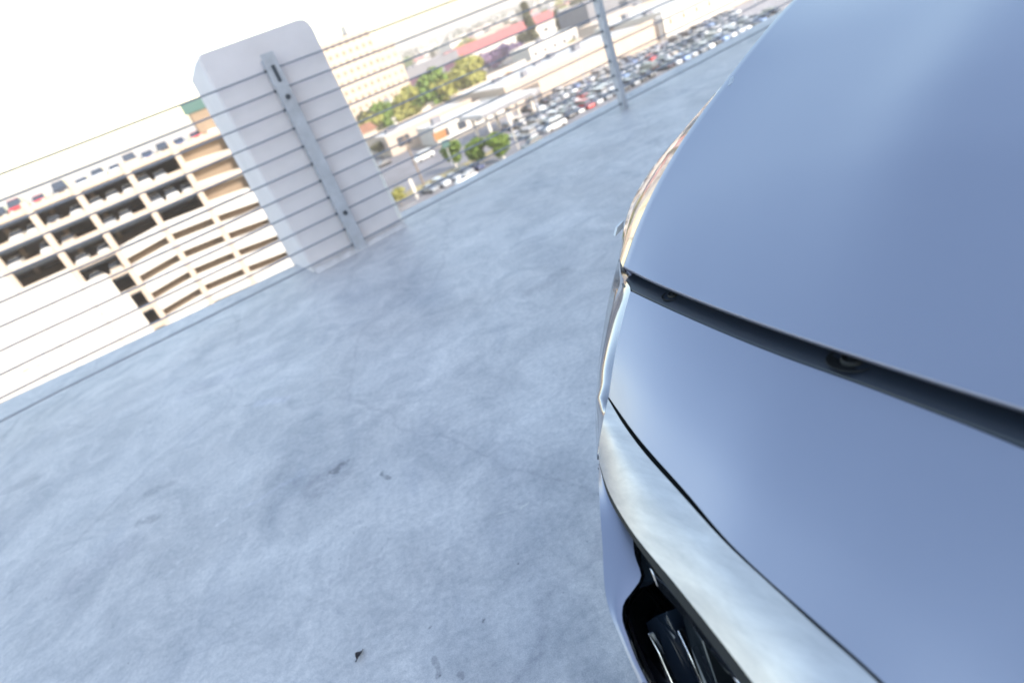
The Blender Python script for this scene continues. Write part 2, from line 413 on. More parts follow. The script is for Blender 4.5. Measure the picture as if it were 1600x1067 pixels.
sun_blocker()

def leaf(x, y, sz, rz, label):
    p = un(x, y, 0); mb = MB()
    n = 9; L_ = []; Rr = []; Cc = []
    for i in range(n):
        u = i / (n - 1); wd = sz * .30 * math.sin(math.pi * min(1, u * .95 + .05)) ** .8 * (1 - .3 * u); yy = (u - .5) * sz
        L_.append((-wd, yy, .006 + .006 * math.sin(u * 5))); Cc.append((0, yy, .003)); Rr.append((wd, yy, .010 - .006 * u))
    mb.grid([L_, Cc, Rr])
    mb.tube([(0, -sz * .5, .004), (sz * .05, -sz * .8, .006)], .0012, 5)
    o = mb.build('dry_leaf', M['leaf_dry'], label=label, cat='leaf'); o.location = (p.x, p.y, .001); o.rotation_euler = (0, 0, rz)
leaf(564, 1023, .024, -.5, 'dark curled dry leaf lying on the deck at the bottom of the picture')
#leaf(666, 991, .012, .9, 'small dark leaf scrap right of the larger dry leaf on the deck')
#leaf(602, 737, .016, 2.1, 'small dark leaf fragment in the middle of the bare deck')

# ------------------------------------------------------------------ the near car
CO = Vector((.36, .05, 0))
CA = Vector((-.43110, .90230, 0)); CB = Vector((.90230, .43110, 0))       # towards the corner side, towards the rear
CARL = Vector((0, 0, 0))
car = empty('silver_car', CO, math.atan2(-CA.y, -CA.x), label='silver blue car seen close up from above its front corner', cat='car')
def loc(p):                                  # world -> (a, b, z)
    q = p - CO
    return Vector((q.dot(CA), q.dot(CB), p.z))
def T(*pts): return [loc(un(x, y, z)) for x, y, z in pts]
def LL(v): return (-v[0], v[1], v[2])        # (a, b, z) -> car object space
def spline(pts, n):
    pts = [Vector(p) for p in pts]
    d = [0]
    for i in range(1, len(pts)): d.append(d[-1] + (pts[i] - pts[i - 1]).length)
    m = []
    for i in range(len(pts)):
        if i == 0: m.append((pts[1] - pts[0]) / (d[1] - d[0]))
        elif i == len(pts) - 1: m.append((pts[-1] - pts[-2]) / (d[-1] - d[-2]))
        else:
            a = (pts[i] - pts[i - 1]) / (d[i] - d[i - 1]); b = (pts[i + 1] - pts[i]) / (d[i + 1] - d[i])
            w = (d[i] - d[i - 1]) / (d[i + 1] - d[i - 1]); m.append(a * (1 - w) + b * w)
    out = []
    for k in range(n):
        s = d[-1] * k / (n - 1); i = 0
        while i < len(pts) - 2 and s > d[i + 1]: i += 1
        h = d[i + 1] - d[i]; t = (s - d[i]) / h
        out.append(pts[i] * (2*t**3 - 3*t*t + 1) + m[i] * h * (t**3 - 2*t*t + t) + pts[i + 1] * (-2*t**3 + 3*t*t) + m[i + 1] * h * (t**3 - t*t))
    return out
def smooth_rows(rows, n):                    # spline down the columns
    cols = [spline([r[j] for r in rows], n) for j in range(len(rows[0]))]
    return [[c[i] for c in cols] for i in range(n)]
def panel(name, rows, m, both=True, parent=None, label=None):
    """rows: lists of (a,b,z). A panel that reaches the centre line is one mesh across it, any other is built once a side"""
    centre = abs(rows[0][0][0]) < .002
    if centre:
        rows = [[(p[0], p[1], p[2]) for p in r[::-1][:-1]] + [LL(p) for p in r] for r in rows]
        mb = MB(); mb.grid(rows)
        return mb.build(name, m, parent or car, smooth=True, fix=True, sharp=32)
    first = None
    for s in (1, -1):
        mb = MB(); mb.grid([[(-s * p[0], p[1], p[2]) for p in r] for r in rows], flip=s < 0)
        o = mb.build(name, m, parent or car, smooth=True, fix=True, sharp=32)
        first = first or o
    return first
V3 = lambda a, b, z: Vector((a, b, z))
def behind(p, k, j):                          # a point further along the line of sight to p: how an edge turns away from the road side
    w = CO + CA * p.x + CB * p.y + Vector((0, 0, p.z)); d = (w - Vector((0, 0, H))).normalized()
    return p + V3(d.dot(CA), d.dot(CB), d.z) * k + V3(right.dot(CA), right.dot(CB), right.z) * j
N = 60
# --- hood
front = [V3(0, -.004, .752), V3(.12, .003, .747)] + T((1600, 635, .740), (1400, 572, .735), (1240, 520, .73), (1100, 470, .725), (1000, 428, .722), (975, 415, .72))
hf = spline(front, N)
side = T((975, 415, .72), (1000, 345, .742), (1060, 230, .782), (1130, 132, .823), (1180, 68, .852), (1240, 0, .88)) + [V3(.915, 1.10, .905)]
hs = spline(side, 40)
def hood_rows():
    rows = []
    f0 = hf[0]; fc = hf[-1]
    gb = [((p.y - f0.y) / (fc.y - f0.y)) for p in hf]; gz = [((p.z - f0.z) / (fc.z - f0.z)) for p in hf]; ga = [p.x / fc.x for p in hf]
    for i, s in enumerate(hs):
        v = i / (len(hs) - 1)
        bf = s.y - fc.y
        cb = f0.y + (1.22 - f0.y) * ((s.y - fc.y) / (1.10 - fc.y))
        cz = f0.z + .225 * (1 - max(0, 1 - (cb - f0.y) / 1.224) ** 1.7)
        row = []
        for j in range(N):
            a = ga[j] * s.x; k = ga[j]
            kb = gb[j]; bb = cb + (s.y - cb) * (kb * (1 - v) + max(0, k) ** 2.2 * v)
            sm = min(1, max(0, (k - .25) / .75)); sm = sm * sm * (3 - 2 * sm); kz = gz[j] * (1 - min(1, v * 5)) + sm * min(1, v * 5)
            z = cz + (s.z - cz) * kz
            # shallow raised ridge running back along each side
            rc = .66 - .10 * v
            z += .010 * min(1, v * 3.2) * math.exp(-((k - .52) / .10) ** 2)
            row.append(V3(a, bb, z))
        rows.append(row)
    return rows
hr = hood_rows()
# round the rim: extra column along the side and extra rows along the front
def rim(p, q_in, k):                          # p edge point, q_in inner neighbour
    d = (p - q_in); d.z = 0; d.normalize()
    o = [(.0008, -.0004), (.0012, -.0014), (.0010, -.0028), (-.003, -.008), (-.014, -.011)][k]
    return V3(p.x + d.x * o[0], p.y + d.y * o[0], p.z + o[1])
full = [list(r) for r in hr]
for i, r in enumerate(full):
    e, q = hr[i][-1], hr[i][-2]
    for k in range(5): r.append(rim(e, q, k))
pre = []
for k in range(5):
    row = []
    for j in range(N):
        e = hr[0][j]; q = hr[1][j]; row.append(rim(e, q, k))
    e = hr[0][-1]; dd = V3(.6, -.8, 0)
    for kk in range(5):
        o = [(.0008, -.0004), (.0012, -.0014), (.0010, -.0028), (-.003, -.008), (-.014, -.011)][max(k, kk)]
        row.append(V3(e.x + dd.x * o[0], e.y + dd.y * o[0], e.z + o[1]))
    pre.append(row)
full = pre[::-1] + full
panel('hood', full, M['paint'])

# --- nose panel between hood gap and the satin bar
n0 = spline([V3(0, -.040, .732), V3(.12, -.034, .728)] + T((1600, 702, .719), (1400, 622, .713), (1200, 549, .708), (1040, 481, .703), (985, 455, .700)), N)
n1 = spline([V3(0, -.205, .652), V3(.12, -.190, .650)] + T((1385, 1070, .645), (1275, 971, .643), (1200, 905, .641), (1151, 859, .640), (1070.6, 767, .637), (997.5, 684, .634), (951, 620, .630)), N)
e1 = T((974, 495, .682), (961, 555, .658))
def blend_rows(n0, n1, e, ks, bul=.004):
    rows = [n0]
    for q, k in zip(e, ks):
        row = []
        for j in range(N):
            u = j / (N - 1)
            p = n0[j] * (1 - k) + n1[j] * k
            p = p + V3(0, -bul, bul) * (4 * k * (1 - k))
            off = q - (n0[-1] * (1 - k) + n1[-1] * k + V3(0, -bul, bul) * (4 * k * (1 - k)))
            row.append(p + off * (u ** 5))
        rows.append(row)
    rows.append(n1); return rows
nr = smooth_rows(blend_rows(n0, n1, e1, (.34, .66)), 24)
lip0 = [[p + V3(0, .014, -.012) for p in nr[0]], [p + V3(0, .003, -.007) for p in nr[0]], [p + V3(0, .0004, -.002) for p in nr[0]]]
nr2 = [[p + V3(0, .0014, .0012) if False else p for p in r] for r in nr]
lip1 = [[p + V3(0, .001, -.002) for p in nr[-1]], [p + V3(0, .006, -.005) for p in nr[-1]], [p + V3(0, .02, -.006) for p in nr[-1]]]
panel('nose_panel', lip0 + nr2 + lip1, M['paint'])

# --- dark panel down in the hood gap with two bump-stop wells a side
g0 = [p + V3(0, .045, -.020) for p in hf]
g1 = [p + V3(0, .010, -.0165) for p in hf]
g1b = [V3(hf[j].x, (hf[j].y + n0[j].y) / 2, (hf[j].z + n0[j].z) / 2 - .011) for j in range(N)]
g2 = [p + V3(0, -.004, -.010) for p in n0]; g3 = [p + V3(0, -.003, -.05) for p in n0]
gap = panel('gap_panel', [g0, g1, g1b, g2, g3], M['satin_black'])
def on_gap(x, y):                             # nearest point of the gap panel on that line of sight
    best = None
    for j in range(0, N - 1):
        for k in range(11):
            for w in (0, .5):
                a = g1[j].lerp(g1[j + 1], w); b = g2[j].lerp(g2[j + 1], w); p = a.lerp(b, k / 10)
                c = loc(un(x, y, p.z)); d = (c - p).length
                if best is None or d < best[0]: best = (d, p, j)
    return best
for (x, y, r) in ((1052, 465, .0095), (1332, 566, .0150)):
    d, p, j = on_gap(x, y)
    nrm = V3(0, -.15, 1).normalized()
    for s in (1, -1):
        c = Vector((-p.x * s, p.y, p.z + .0035))
        Mx = Matrix.Translation(c) @ Matrix.Diagonal((1.25, 1, 1, 1))
        mb = MB()
        mb.lathe([(r * 1.0, -.002), (r * .98, -.0012), (r * .95, -.0016), (r * .90, -.0035), (0, -.0035)], 28, Mx)
        w = mb.build('bump_stop_well', M['rubber'], gap, smooth=True)
        mb = MB()
        Mi = Matrix.Translation(c + Vector((.0015, .002, -.003)))
        mb.lathe([(r * .62, 0), (r * .60, .003), (r * .5, .0045), (r * .40, .0035), (r * .36, .001), (r * .2, .0035), (0, .004)], 24, Mi)
        mb.build('bump_stop', M['rubber'], w, smooth=True)

# --- satin bar below the nose
b0 = spline([V3(0, -.218, .642), V3(.12, -.203, .640)] + T((1376, 1070, .641), (1271, 975, .640), (1199, 909, .638), (1147, 861, .637), (1062, 769, .634), (1001, 700, .632), (974, 663, .630), (950, 623, .628)), N)
b1 = spline([V3(0, -.270, .604), V3(.12, -.255, .603)] + T((1177, 1067, .600), (1130, 1006, .600), (1060, 918, .600), (985, 826, .596), (950, 765, .592), (936, 722, .588)), N)
eb = T((941, 665, .618), (936, 695, .602))
br = smooth_rows(blend_rows(b0, b1, eb, (.36, .68), .0018), 16)
panel('satin_bar', [[p + V3(0, .0006, -.004) for p in br[0]]] + br + [[p + V3(0, .0016, -.0022) for p in br[-1]], [p + V3(0, .005, -.0045) for p in br[-1]]], M['blade'])
# black seal showing between the nose and the bar
panel('bar_seal', [[p + V3(0, .016, -.006) for p in n1], [p + V3(0, .004, -.012) for p in b0], [p + V3(0, -.01, -.03) for p in b0]], M['rubber'])
# dark lip under the bar
l0 = [p + V3(0, .0045, -.0045) for p in b1]
l1 = spline([V3(0, -.26, .585), V3(.12, -.245, .584)] + T((1158, 1067, .586), (1100, 990, .586), (1034, 905, .586), (986, 838, .583), (950, 775, .580), (937, 728, .577)), N)
panel('bar_lip', [l0, l1, [p + V3(0, .03, -.004) for p in l1]], M['rubber'])

# --- front corner of the body beside the nose
ci = spline(T((967.5, 405, .712), (971, 432, .706)) + [nr[0][-1]] + [r[-1] for r in nr[5::6]] + [br[0][-1], br[6][-1], br[-1][-1]], 30)
co = spline(T((966.5, 405, .706), (957, 440, .672), (945, 500, .648), (935, 570, .620), (930, 640, .588), (933, 718, .570)), 30)
cm = spline(T((967, 409, .708), (972, 447, .695), (961, 500, .674), (948, 570, .648), (941, 640, .620), (935, 712, .592)), 30)
inn = [p + V3(.0015, .002, -.0005) for p in ci]; inn0 = [p + V3(0.0, .012, -.010) for p in ci]
wrap1 = [behind(p, .02, .004) for p in co]
wrap2 = [behind(p, .12, .012) for p in co]
cr_ = smooth_rows([inn, cm, co], 14)
panel('corner_panel', [inn0, inn] + cr_[1:7], M['mirror_paint'])
panel('side_trim', [[p + V3(-.0006, 0, -.0006) for p in cr_[6]]] + cr_[7:] + [wrap1, wrap2], M['side_trim'])

# --- fender beside the hood
fe = [p + V3(.0045, .001, -.004) for p in hs]
fs_t = T((967, 400, .707), (975, 350, .713), (998, 293, .720), (1038, 236, .746), (1083, 186, .777), (1112, 158, .806))
fs = spline(fs_t + [V3(.868, .80, .825), V3(.90, 1.10, .83)], 40)
fm = [fe[i] * .5 + fs[i] * .5 + V3(.001, 0, .0015) for i in range(40)]
f2 = [behind(p, .05, .004) for p in fs]
f3 = [behind(p, .22, .02) for p in fs]
rows = [[p + V3(-.006, 0, -.018) for p in fe]] + smooth_rows([fe, fm, fs], 12) + [f2, f3]
rows = [list(r) for r in zip(*rows)]
panel('fender', rows, M['mirror_paint'])
# sunlit glint on the fender, added as a small pale piece
q = loc(un(967, 355, .70))
for s in (1, -1):
    mb = MB()
    base = Vector((-s * (q.x - .002), q.y, q.z))
    pr = [(-.014, -.010), (-.004, .002), (.012, .006), (.007, -.004)]
    i0 = [mb.vert(base + Vector((0, a, b))) for a, b in pr]; i1 = [mb.vert(base + Vector((-s * .006, a * .8, b * .8))) for a, b in pr]
    mb.face(i0); mb.face(i1[::-1])
    for k in range(4): mb.face((i0[k], i0[(k + 1) % 4], i1[(k + 1) % 4], i1[k]))
    mb.build('fender_glint', M['lamp'], car, fix=True)

# --- lower bumper with its black intake
lo = spline(T((935, 724, .572), (936, 765, .571), (941, 845, .560), (950, 945, .538), (974, 1008, .525), (1000, 1067, .512)), 36)
mi = spline(T((938, 730, .578), (958, 778, .574), (986, 826, .563), (992, 868, .555), (1001, 903, .548), (988, 923, .543), (974, 943, .539), (972, 965, .535), (981, 995, .529), (994, 1030, .521), (1012, 1067, .514)), 36)
mid = [lo[i] * .5 + mi[i] * .5 + V3(0, 0, .0015) for i in range(36)]
rows = smooth_rows([mi, mid, lo], 12) + [[behind(p, .003, .0008) for p in lo], [behind(p, .05, .006) for p in lo], [behind(p, .22, .03) for p in lo]]
bump = panel('bumper', rows, M['paint'])
panel('intake_surround', [[behind(p, .001, 0) for p in mi], [behind(p, .010, .003) for p in mi], [behind(p, .14, .006) for p in mi]], M['gloss_black'])
mb_end = mi[-1]; lo_end = lo[-1]
bc = [spline([V3(0, -.30, .500), V3(.22, -.270, .505), mb_end], 20), spline([V3(0, -.325, .495), V3(.22, -.292, .500), lo_end], 20), spline([V3(0, -.31, .25), V3(.22, -.28, .25), behind(lo_end, .22, .03)], 20)]
panel('chin', smooth_rows(bc, 8), M['paint'])
ib = [[V3(0, -.20, .60), V3(.3, -.15, .60), V3(.5, -.06, .60), V3(.66, .04, .58)], [V3(0, -.16, .36), V3(.3, -.11, .36), V3(.5, -.03, .36), V3(.66, .07, .36)], [V3(0, -.30, .34), V3(.3, -.24, .34), V3(.5, -.14, .34), V3(.66, .0, .34)]]
panel('intake', ib, M['rubber'])
l1r = [l1[int(round((N - 1) * (1 - i / 35)))] for i in range(36)]
panel('intake_back', [[behind(p, .15, -.004) for p in mi], [behind(mi[i] * .5 + l1r[i] * .5, .20, 0) for i in range(36)], [behind(p, .16, .02) for p in l1r]], M['gloss_black'])
def strip(name, pix, m, parent, th=.004):
    """closed outline of (x, y, z) sight-line points given a real thickness"""
    pts = T(*pix)
    for s in (1, -1):
        mb = MB(); f = [mb.vert((-s * p.x, p.y, p.z)) for p in pts]
        b = [mb.vert((-s * p.x, p.y + th * 1.6, p.z - th)) for p in pts]
        n = len(pts); mb.face(f); mb.face(b[::-1])
        for k in range(n): mb.face((f[k], f[(k + 1) % n], b[(k + 1) % n], b[k]))
        mb.build(name, m, parent, fix=True, bevel=min(.0012, th * .3))
strip('intake_blade', [(987, 834, 0.556), (993, 868, 0.522), (1000, 906, 0.494), (990, 922, 0.472), (1004, 918, 0.480), (1022, 909, 0.494), (1016, 888, 0.512), (1003, 862, 0.537)], M['slat'], bump, .012)
strip('lamp_housing', [(1008, 973, 0.477), (1024, 962, 0.492), (1041, 955, 0.507), (1062, 1000, 0.477), (1094, 1070, 0.437), (1120, 1130, 0.417), (1070, 1130, 0.387), (1048, 1070, 0.422), (1024, 1012, 0.452)], M['slat'], bump, .03)
strip('lamp_edge', [(1010, 988, 0.487), (1013, 989, 0.488), (1030, 1020, 0.471), (1052, 1070, 0.444), (1045, 1070, 0.443), (1026, 1024, 0.467)], M['chrome'], bump, .004)
strip('lamp_glass', [(1066, 963, 0.522), (1078, 972, 0.527), (1098, 1000, 0.517), (1120, 1068, 0.487), (1150, 1130, 0.457), (1130, 1130, 0.447), (1098, 1068, 0.477), (1078, 1010, 0.502)], M['windscreen'], bump, .012)
strip('lamp_trim', [(1057, 984, 0.502), (1059, 984, 0.503), (1076, 1020, 0.487), (1098, 1070, 0.462), (1093, 1070, 0.461), (1072, 1022, 0.485)], M['chrome'], bump, .004)
strip('lamp_rim', [(1014, 886, 0.567), (1018, 890, 0.567), (1030, 912, 0.562), (1070, 950, 0.557), (1110, 1000, 0.547), (1158, 1070, 0.532), (1153, 1070, 0.530), (1106, 1004, 0.544), (1066, 954, 0.554), (1026, 915, 0.559)], M['chrome'], bump, .003)
strip('lamp_shroud', [(1020, 896, 0.577), (1040, 912, 0.577), (1080, 962, 0.572), (1130, 1030, 0.562), (1156, 1066, 0.557), (1135, 1050, 0.532), (1090, 990, 0.542), (1048, 940, 0.552), (1028, 918, 0.557)], M['gloss_black'], bump, .010)

# wing and bumper sides running down from the turned edges
def skirt(name, top, zs, arch=False):
    rows = [[p for p in top]] + [[V3(p.x - .01 * k, p.y, min(p.z - .01, z)) for p in top] for k, z in enumerate(zs)]
    rows = smooth_rows(rows, 22)
    for s in (1, -1):
        mb = MB(); ids = [[mb.vert((-s * p.x, p.y, p.z)) for p in r] for r in rows]
        for i in range(len(rows) - 1):
            for j in range(len(rows[0]) - 1):
                c = (rows[i][j] + rows[i + 1][j + 1]) / 2
                if arch and math.hypot(c.y - .86, c.z - .36) < .38: continue
                q = (ids[i][j], ids[i + 1][j], ids[i + 1][j + 1], ids[i][j + 1]); mb.face(q if s > 0 else q[::-1])
        mb.build(name, M['paint'], car, smooth=True, fix=True, sharp=32)
skirt('wing', spline(f3[::2] + [V3(.965, 1.15, .78)], 60), (.60, .42, .24), True)
skirt('bumper_side', spline([behind(lo[-1], .22, .03), behind(lo[18], .22, .03), behind(lo[4], .22, .03), V3(f3[0].x, f3[0].y, .50)], 30), (.40, .30, .22))
skirt('corner_side', spline([wrap2[-1], wrap2[14], wrap2[2], f3[0]], 24), (.50, .42, .36))
# --- the rest of the body behind the hood (seen only from other positions)
def sect(b):
    k = min(1, max(0, (b - .2) / 1.0)); e = min(1, max(0, (b - 4.2) / .7))
    w = .94 - .12 * e ** 2
    zt = .86 + .10 * min(1, max(0, (b - 1.1) / 2.2)) - .05 * e
    return [V3(w - .03 - .02 * (1 - k), b, zt), V3(w + .01, b, zt - .10), V3(w + .02, b, .62), V3(w, b, .42), V3(w - .02, b, .22)]
bs = [sect(b) for b in [1.10 + i * .11 for i in range(35)]]
def wheel_cut(cols, cb):
    pass
mb = MB()
rows = [r for r in bs]
fine_rows = []
for r in rows: fine_rows.append(spline(r, 14))
wc = (3.98, .36, .37)
for s in (1, -1):
    ids = [[mb.vert((-s * p.x, p.y, p.z)) for p in r] for r in fine_rows]
    for i in range(len(ids) - 1):
        for j in range(13):
            c = (fine_rows[i][j] + fine_rows[i + 1][j + 1]) / 2
            if math.hypot(c.y - wc[0], c.z - wc[1]) < wc[2]: continue
            q = (ids[i][j], ids[i][j + 1], ids[i + 1][j + 1], ids[i + 1][j]); mb.face(q if s > 0 else q[::-1])
last = fine_rows[-1]
tailp = [LL(p) for p in last] + [(p.x, p.y, p.z) for p in last[::-1]]
mb.poly(tailp)
mb.build('body_side', M['paint'], car, smooth=True, fix=True)
# cabin
gl = [[V3(0, 1.20, .975), V3(.5, 1.17, .965), V3(.86, 1.06, .90)], [V3(0, 1.55, 1.16), V3(.45, 1.54, 1.15), V3(.77, 1.55, 1.06)], [V3(0, 2.0, 1.36), V3(.4, 2.0, 1.35), V3(.64, 2.02, 1.30)]]
panel('windscreen', smooth_rows([spline(r, 10) for r in gl], 12), M['windscreen'])
rf = [gl[2], [V3(0, 2.7, 1.42), V3(.4, 2.7, 1.41), V3(.64, 2.7, 1.35)], [V3(0, 3.5, 1.34), V3(.4, 3.5, 1.33), V3(.60, 3.45, 1.27)], [V3(0, 4.3, 1.08), V3(.5, 4.3, 1.07), V3(.72, 4.2, .99)], [V3(0, 4.9, .92), V3(.6, 4.88, .91), V3(.80, 4.84, .86)]]
panel('roof', smooth_rows([spline(r, 10) for r in rf], 24), M['windscreen'])
sg0 = [gl[0][2], gl[1][2], gl[2][2], rf[1][2], rf[2][2], rf[3][2], rf[4][2]]
sg1 = [V3(.90, 1.10, .87), V3(.915, 1.5, .885), V3(.915, 2.0, .90), V3(.915, 2.7, .93), V3(.915, 3.5, .95), V3(.905, 4.2, .945), V3(.83, 4.84, .855)]
panel('side_window', [spline(sg0, 30), spline(sg1, 30)], M['windscreen'])
for cb in (.86, 3.98):
    for s in (1, -1):
        Mx = Matrix.Translation((-s * .84, cb, .36)) @ Matrix.Rotation(math.pi / 2, 4, 'Y')
        mb = MB(); mb.lathe([(.24, -.11), (.33, -.115), (.355, -.08), (.36, 0), (.355, .08), (.33, .115), (.24, .11)], 40, Mx)
        wh = mb.build('wheel', M['tyre'], car, smooth=True)
        mb = MB(); mb.lathe([(.24, -.10), (.235, .02), (.06, .03), (.05, -.10 * s), (0, -.10 * s)], 30, Mx)
        for k in range(5):
            a = 2 * math.pi * k / 5
            mb.box((0, .14, -.07 * s), (.05, .2, .03), Mx @ Matrix.Rotation(a, 4, 'Z'))
        mb.build('rim', M['galv'], wh)
for s in (1, -1):
    mb = MB(); mb.box((0, 0, 0), (.20, .12, .13)); mb.box((s * .11, .0, -.07), (.12, .05, .025))
    mr = mb.build('side_mirror', M['satin_black'], car, bevel=.02); mr.location = (-s * 1.04, 1.62, .99)

# ------------------------------------------------------------------ ground, streets
def sheet(name, t0, d0, t1, d1, z, m):
    mb = MB(); mb.poly([TD(t0, d0, z), TD(t1, d0, z), TD(t1, d1, z), TD(t0, d1, z)])
    return mb.build(name, m, kind='structure')
mb = MB(); mb.poly([(-14000, -600, GZ), (14000, -600, GZ), (14000, 14000, GZ), (-14000, 14000, GZ)])
mb.build('ground', M['land'], kind='structure')
sheet('near_road', -40, 106, 330, 118, GZ + .02, M['asphalt'])
sheet('car_park', 62, 118.5, 330, 156, GZ + .02, M['lot'])
sheet('forecourt', 30, 118.5, 61.6, 196, GZ + .02, M['asphalt'])
sheet('back_street', -40, 199, 420, 215, GZ + .02, M['paving'])
sheet('rear_car_park', 62, 218, 330, 240, GZ + .02, M['lot'])
sheet('far_road', -60, 300, 520, 312, GZ + .02, M['asphalt'])
def kerb(name, t0, t1, d):
    mb = MB(); mb.frame(TD(0, 0, GZ), W2, N2, Vector((0, 0, 1)), (t0, d - .12, 0), (t1, d + .12, .15)); mb.build(name, M['paving'], kind='structure')
kerb('kerb', -40, 330, 105.8); kerb('kerb', -40, 62, 198.8); kerb('kerb', -40, 420, 215.2)
# parking lines
mb = MB()
for d in (122, 134, 146):
    for k in range(70):
        t = 66 + k * 2.7
        for s in (-1, 1): mb.poly([TD(t, d + s * .1, GZ + .026), TD(t + .12, d + s * .1, GZ + .026), TD(t + .12, d + s * 5, GZ + .026), TD(t, d + s * 5, GZ + .026)][::s])
mb.build('parking_lines', M['white_line'], kind='structure')
mb = MB()
for k in range(50): mb.poly([TD(-30 + k * 7, 111.9, GZ + .026), TD(-27 + k * 7, 111.9, GZ + .026), TD(-27 + k * 7, 112.1, GZ + .026), TD(-30 + k * 7, 112.1, GZ + .026)])
mb.build('lane_lines', M['white_line'], kind='structure')
mb = MB(); mb.frame(TD(0, 0, GZ), W2, N2, Vector((0, 0, 1)), (30, 119, .0), (61, 124, .16)); mb.build('planting_strip', mat('dry_grass', (.32, .26, .12), .9, noise=(.6, .35)), kind='structure')

# ------------------------------------------------------------------ parked cars (one mesh per body type, copied)
ORD = ['first', 'second', 'third', 'fourth', 'fifth', 'sixth', 'seventh', 'eighth', 'ninth', 'tenth', 'eleventh', 'twelfth', 'thirteenth', 'fourteenth', 'fifteenth', 'sixteenth', 'seventeenth', 'eighteenth', 'nineteenth', 'twentieth'] + ['twenty-' + s for s in ('first', 'second', 'third', 'fourth', 'fifth', 'sixth', 'seventh', 'eighth', 'ninth')] + ['thirtieth', 'thirty-first', 'thirty-second']
CARC = {'white': (.80, .79, .77), 'silver': (.50, .51, .53), 'grey': (.20, .21, .23), 'black': (.02, .022, .028), 'red': (.55, .03, .03), 'dark blue': (.03, .05, .14), 'beige': (.45, .38, .30), 'light blue': (.25, .36, .60)}
CARM = {k: mat(k.replace(' ', '_') + '_car_paint', v, .3, 0, .6) for k, v in CARC.items()}
def car_mesh(kind):
    L, Wd, hb, hc = {'saloon': (4.6, 1.8, .88, 1.42), 'suv': (4.7, 1.9, 1.05, 1.75), 'van': (5.2, 2.0, 1.15, 2.05)}[kind]
    mb = MB()
    st = {'saloon': [(-.5, .55, .84), (-.47, .78, .94), (-.30, .86, 1), (0, hb, 1), (.30, .90, 1), (.46, .86, .95), (.5, .60, .86)],
          'suv': [(-.5, .6, .86), (-.47, .95, .95), (-.30, 1.02, 1), (0, hb, 1), (.32, 1.06, 1), (.48, 1.05, .96), (.5, .7, .9)],
          'van': [(-.5, .6, .88), (-.47, 1.0, .96), (-.36, 1.12, 1), (0, hb, 1), (.32, 1.16, 1), (.49, 1.15, .98), (.5, .7, .94)]}[kind]
    rows = []
    for x, h, w in st:
        w2 = Wd / 2 * w
        rows.append([mb.vert((x * L, y, z)) for y, z in ((-w2 * .9, .22), (-w2, .35), (-w2, h * .72), (-w2 * .93, h), (0, h + .03), (w2 * .93, h), (w2, h * .72), (w2, .35), (w2 * .9, .22))])
    for i in range(len(rows) - 1):
        for j in range(8): mb.face((rows[i][j], rows[i + 1][j], rows[i + 1][j + 1], rows[i][j + 1]))
    mb.face(rows[0]); mb.face(rows[-1][::-1])
    # cabin: glass band and roof
    cb = {'saloon': (-.20, -.06, .20, .36), 'suv': (-.22, -.10, .38, .47), 'van': (-.34, -.24, .44, .485)}[kind]
    def ring(x0, x1, wy, z): return [mb.vert(p) for p in ((x0 * L, -wy, z), (x1 * L, -wy, z), (x1 * L, wy, z), (x0 * L, wy, z))]
    zb = st[3][1] - .03
    a = ring(cb[0], cb[3], Wd / 2 * .92, zb); b = ring(cb[1], cb[2], Wd / 2 * .76, hc - .05); c = ring(cb[1] + .015, cb[2] - .015, Wd / 2 * .70, hc)
    mb.mi = 1
    for k in range(4): mb.face((a[k], a[(k + 1) % 4], b[(k + 1) % 4], b[k]))
    mb.mi = 0
    for k in range(4): mb.face((b[k], b[(k + 1) % 4], c[(k + 1) % 4], c[k]))
    mb.face(c)
    mb.mi = 2
    for x in (-.31, .30):
        for s in (-1, 1):
            Mx = Matrix.Translation((x * L, s * Wd / 2 * .93, .33)) @ Matrix.Rotation(math.pi / 2, 4, 'X')
            mb.lathe([(0, -.11), (.33, -.11), (.33, .11), (0, .11)], 12, Mx)
    mb.mi = 3
    for s in (-1, 1): mb.box((-.5 * L + .03, s * Wd * .33, .66), (.10, .34, .14))
    mb.mi = 4
    for s in (-1, 1): mb.box((.5 * L - .03, s * Wd * .35, .74), (.10, .26, .14))
    o = mb.build(kind + '_source', [CARM['white'], M['glass'], M['tyre'], M['lamp'], M['roof_red']])
    me = o.data; bpy.data.objects.remove(o); me.name = kind
    return me
CARS = {k: car_mesh(k) for k in ('saloon', 'suv', 'van')}
def parked(p, rz, kind, col, label, group):
    o = bpy.data.objects.new('parked_car', CARS[kind]); C.objects.link(o)
    o.location = p; o.rotation_euler = (0, 0, rz)
    o.material_slots[0].link = 'OBJECT'; o.material_slots[0].material = CARM[col]
    return tag(o, label, 'car', group)
KN = {'saloon': 'saloon', 'suv': 'tall car', 'van': 'van'}
rc = random.Random(11)
def pick(): return rc.choice(['saloon'] * 5 + ['suv'] * 3 + ['van']), rc.choice(['white'] * 6 + ['silver'] * 4 + ['grey'] * 3 + ['black'] * 5 + ['red', 'dark blue', 'beige', 'light blue'])
RZW = math.atan2(W2.y, W2.x)

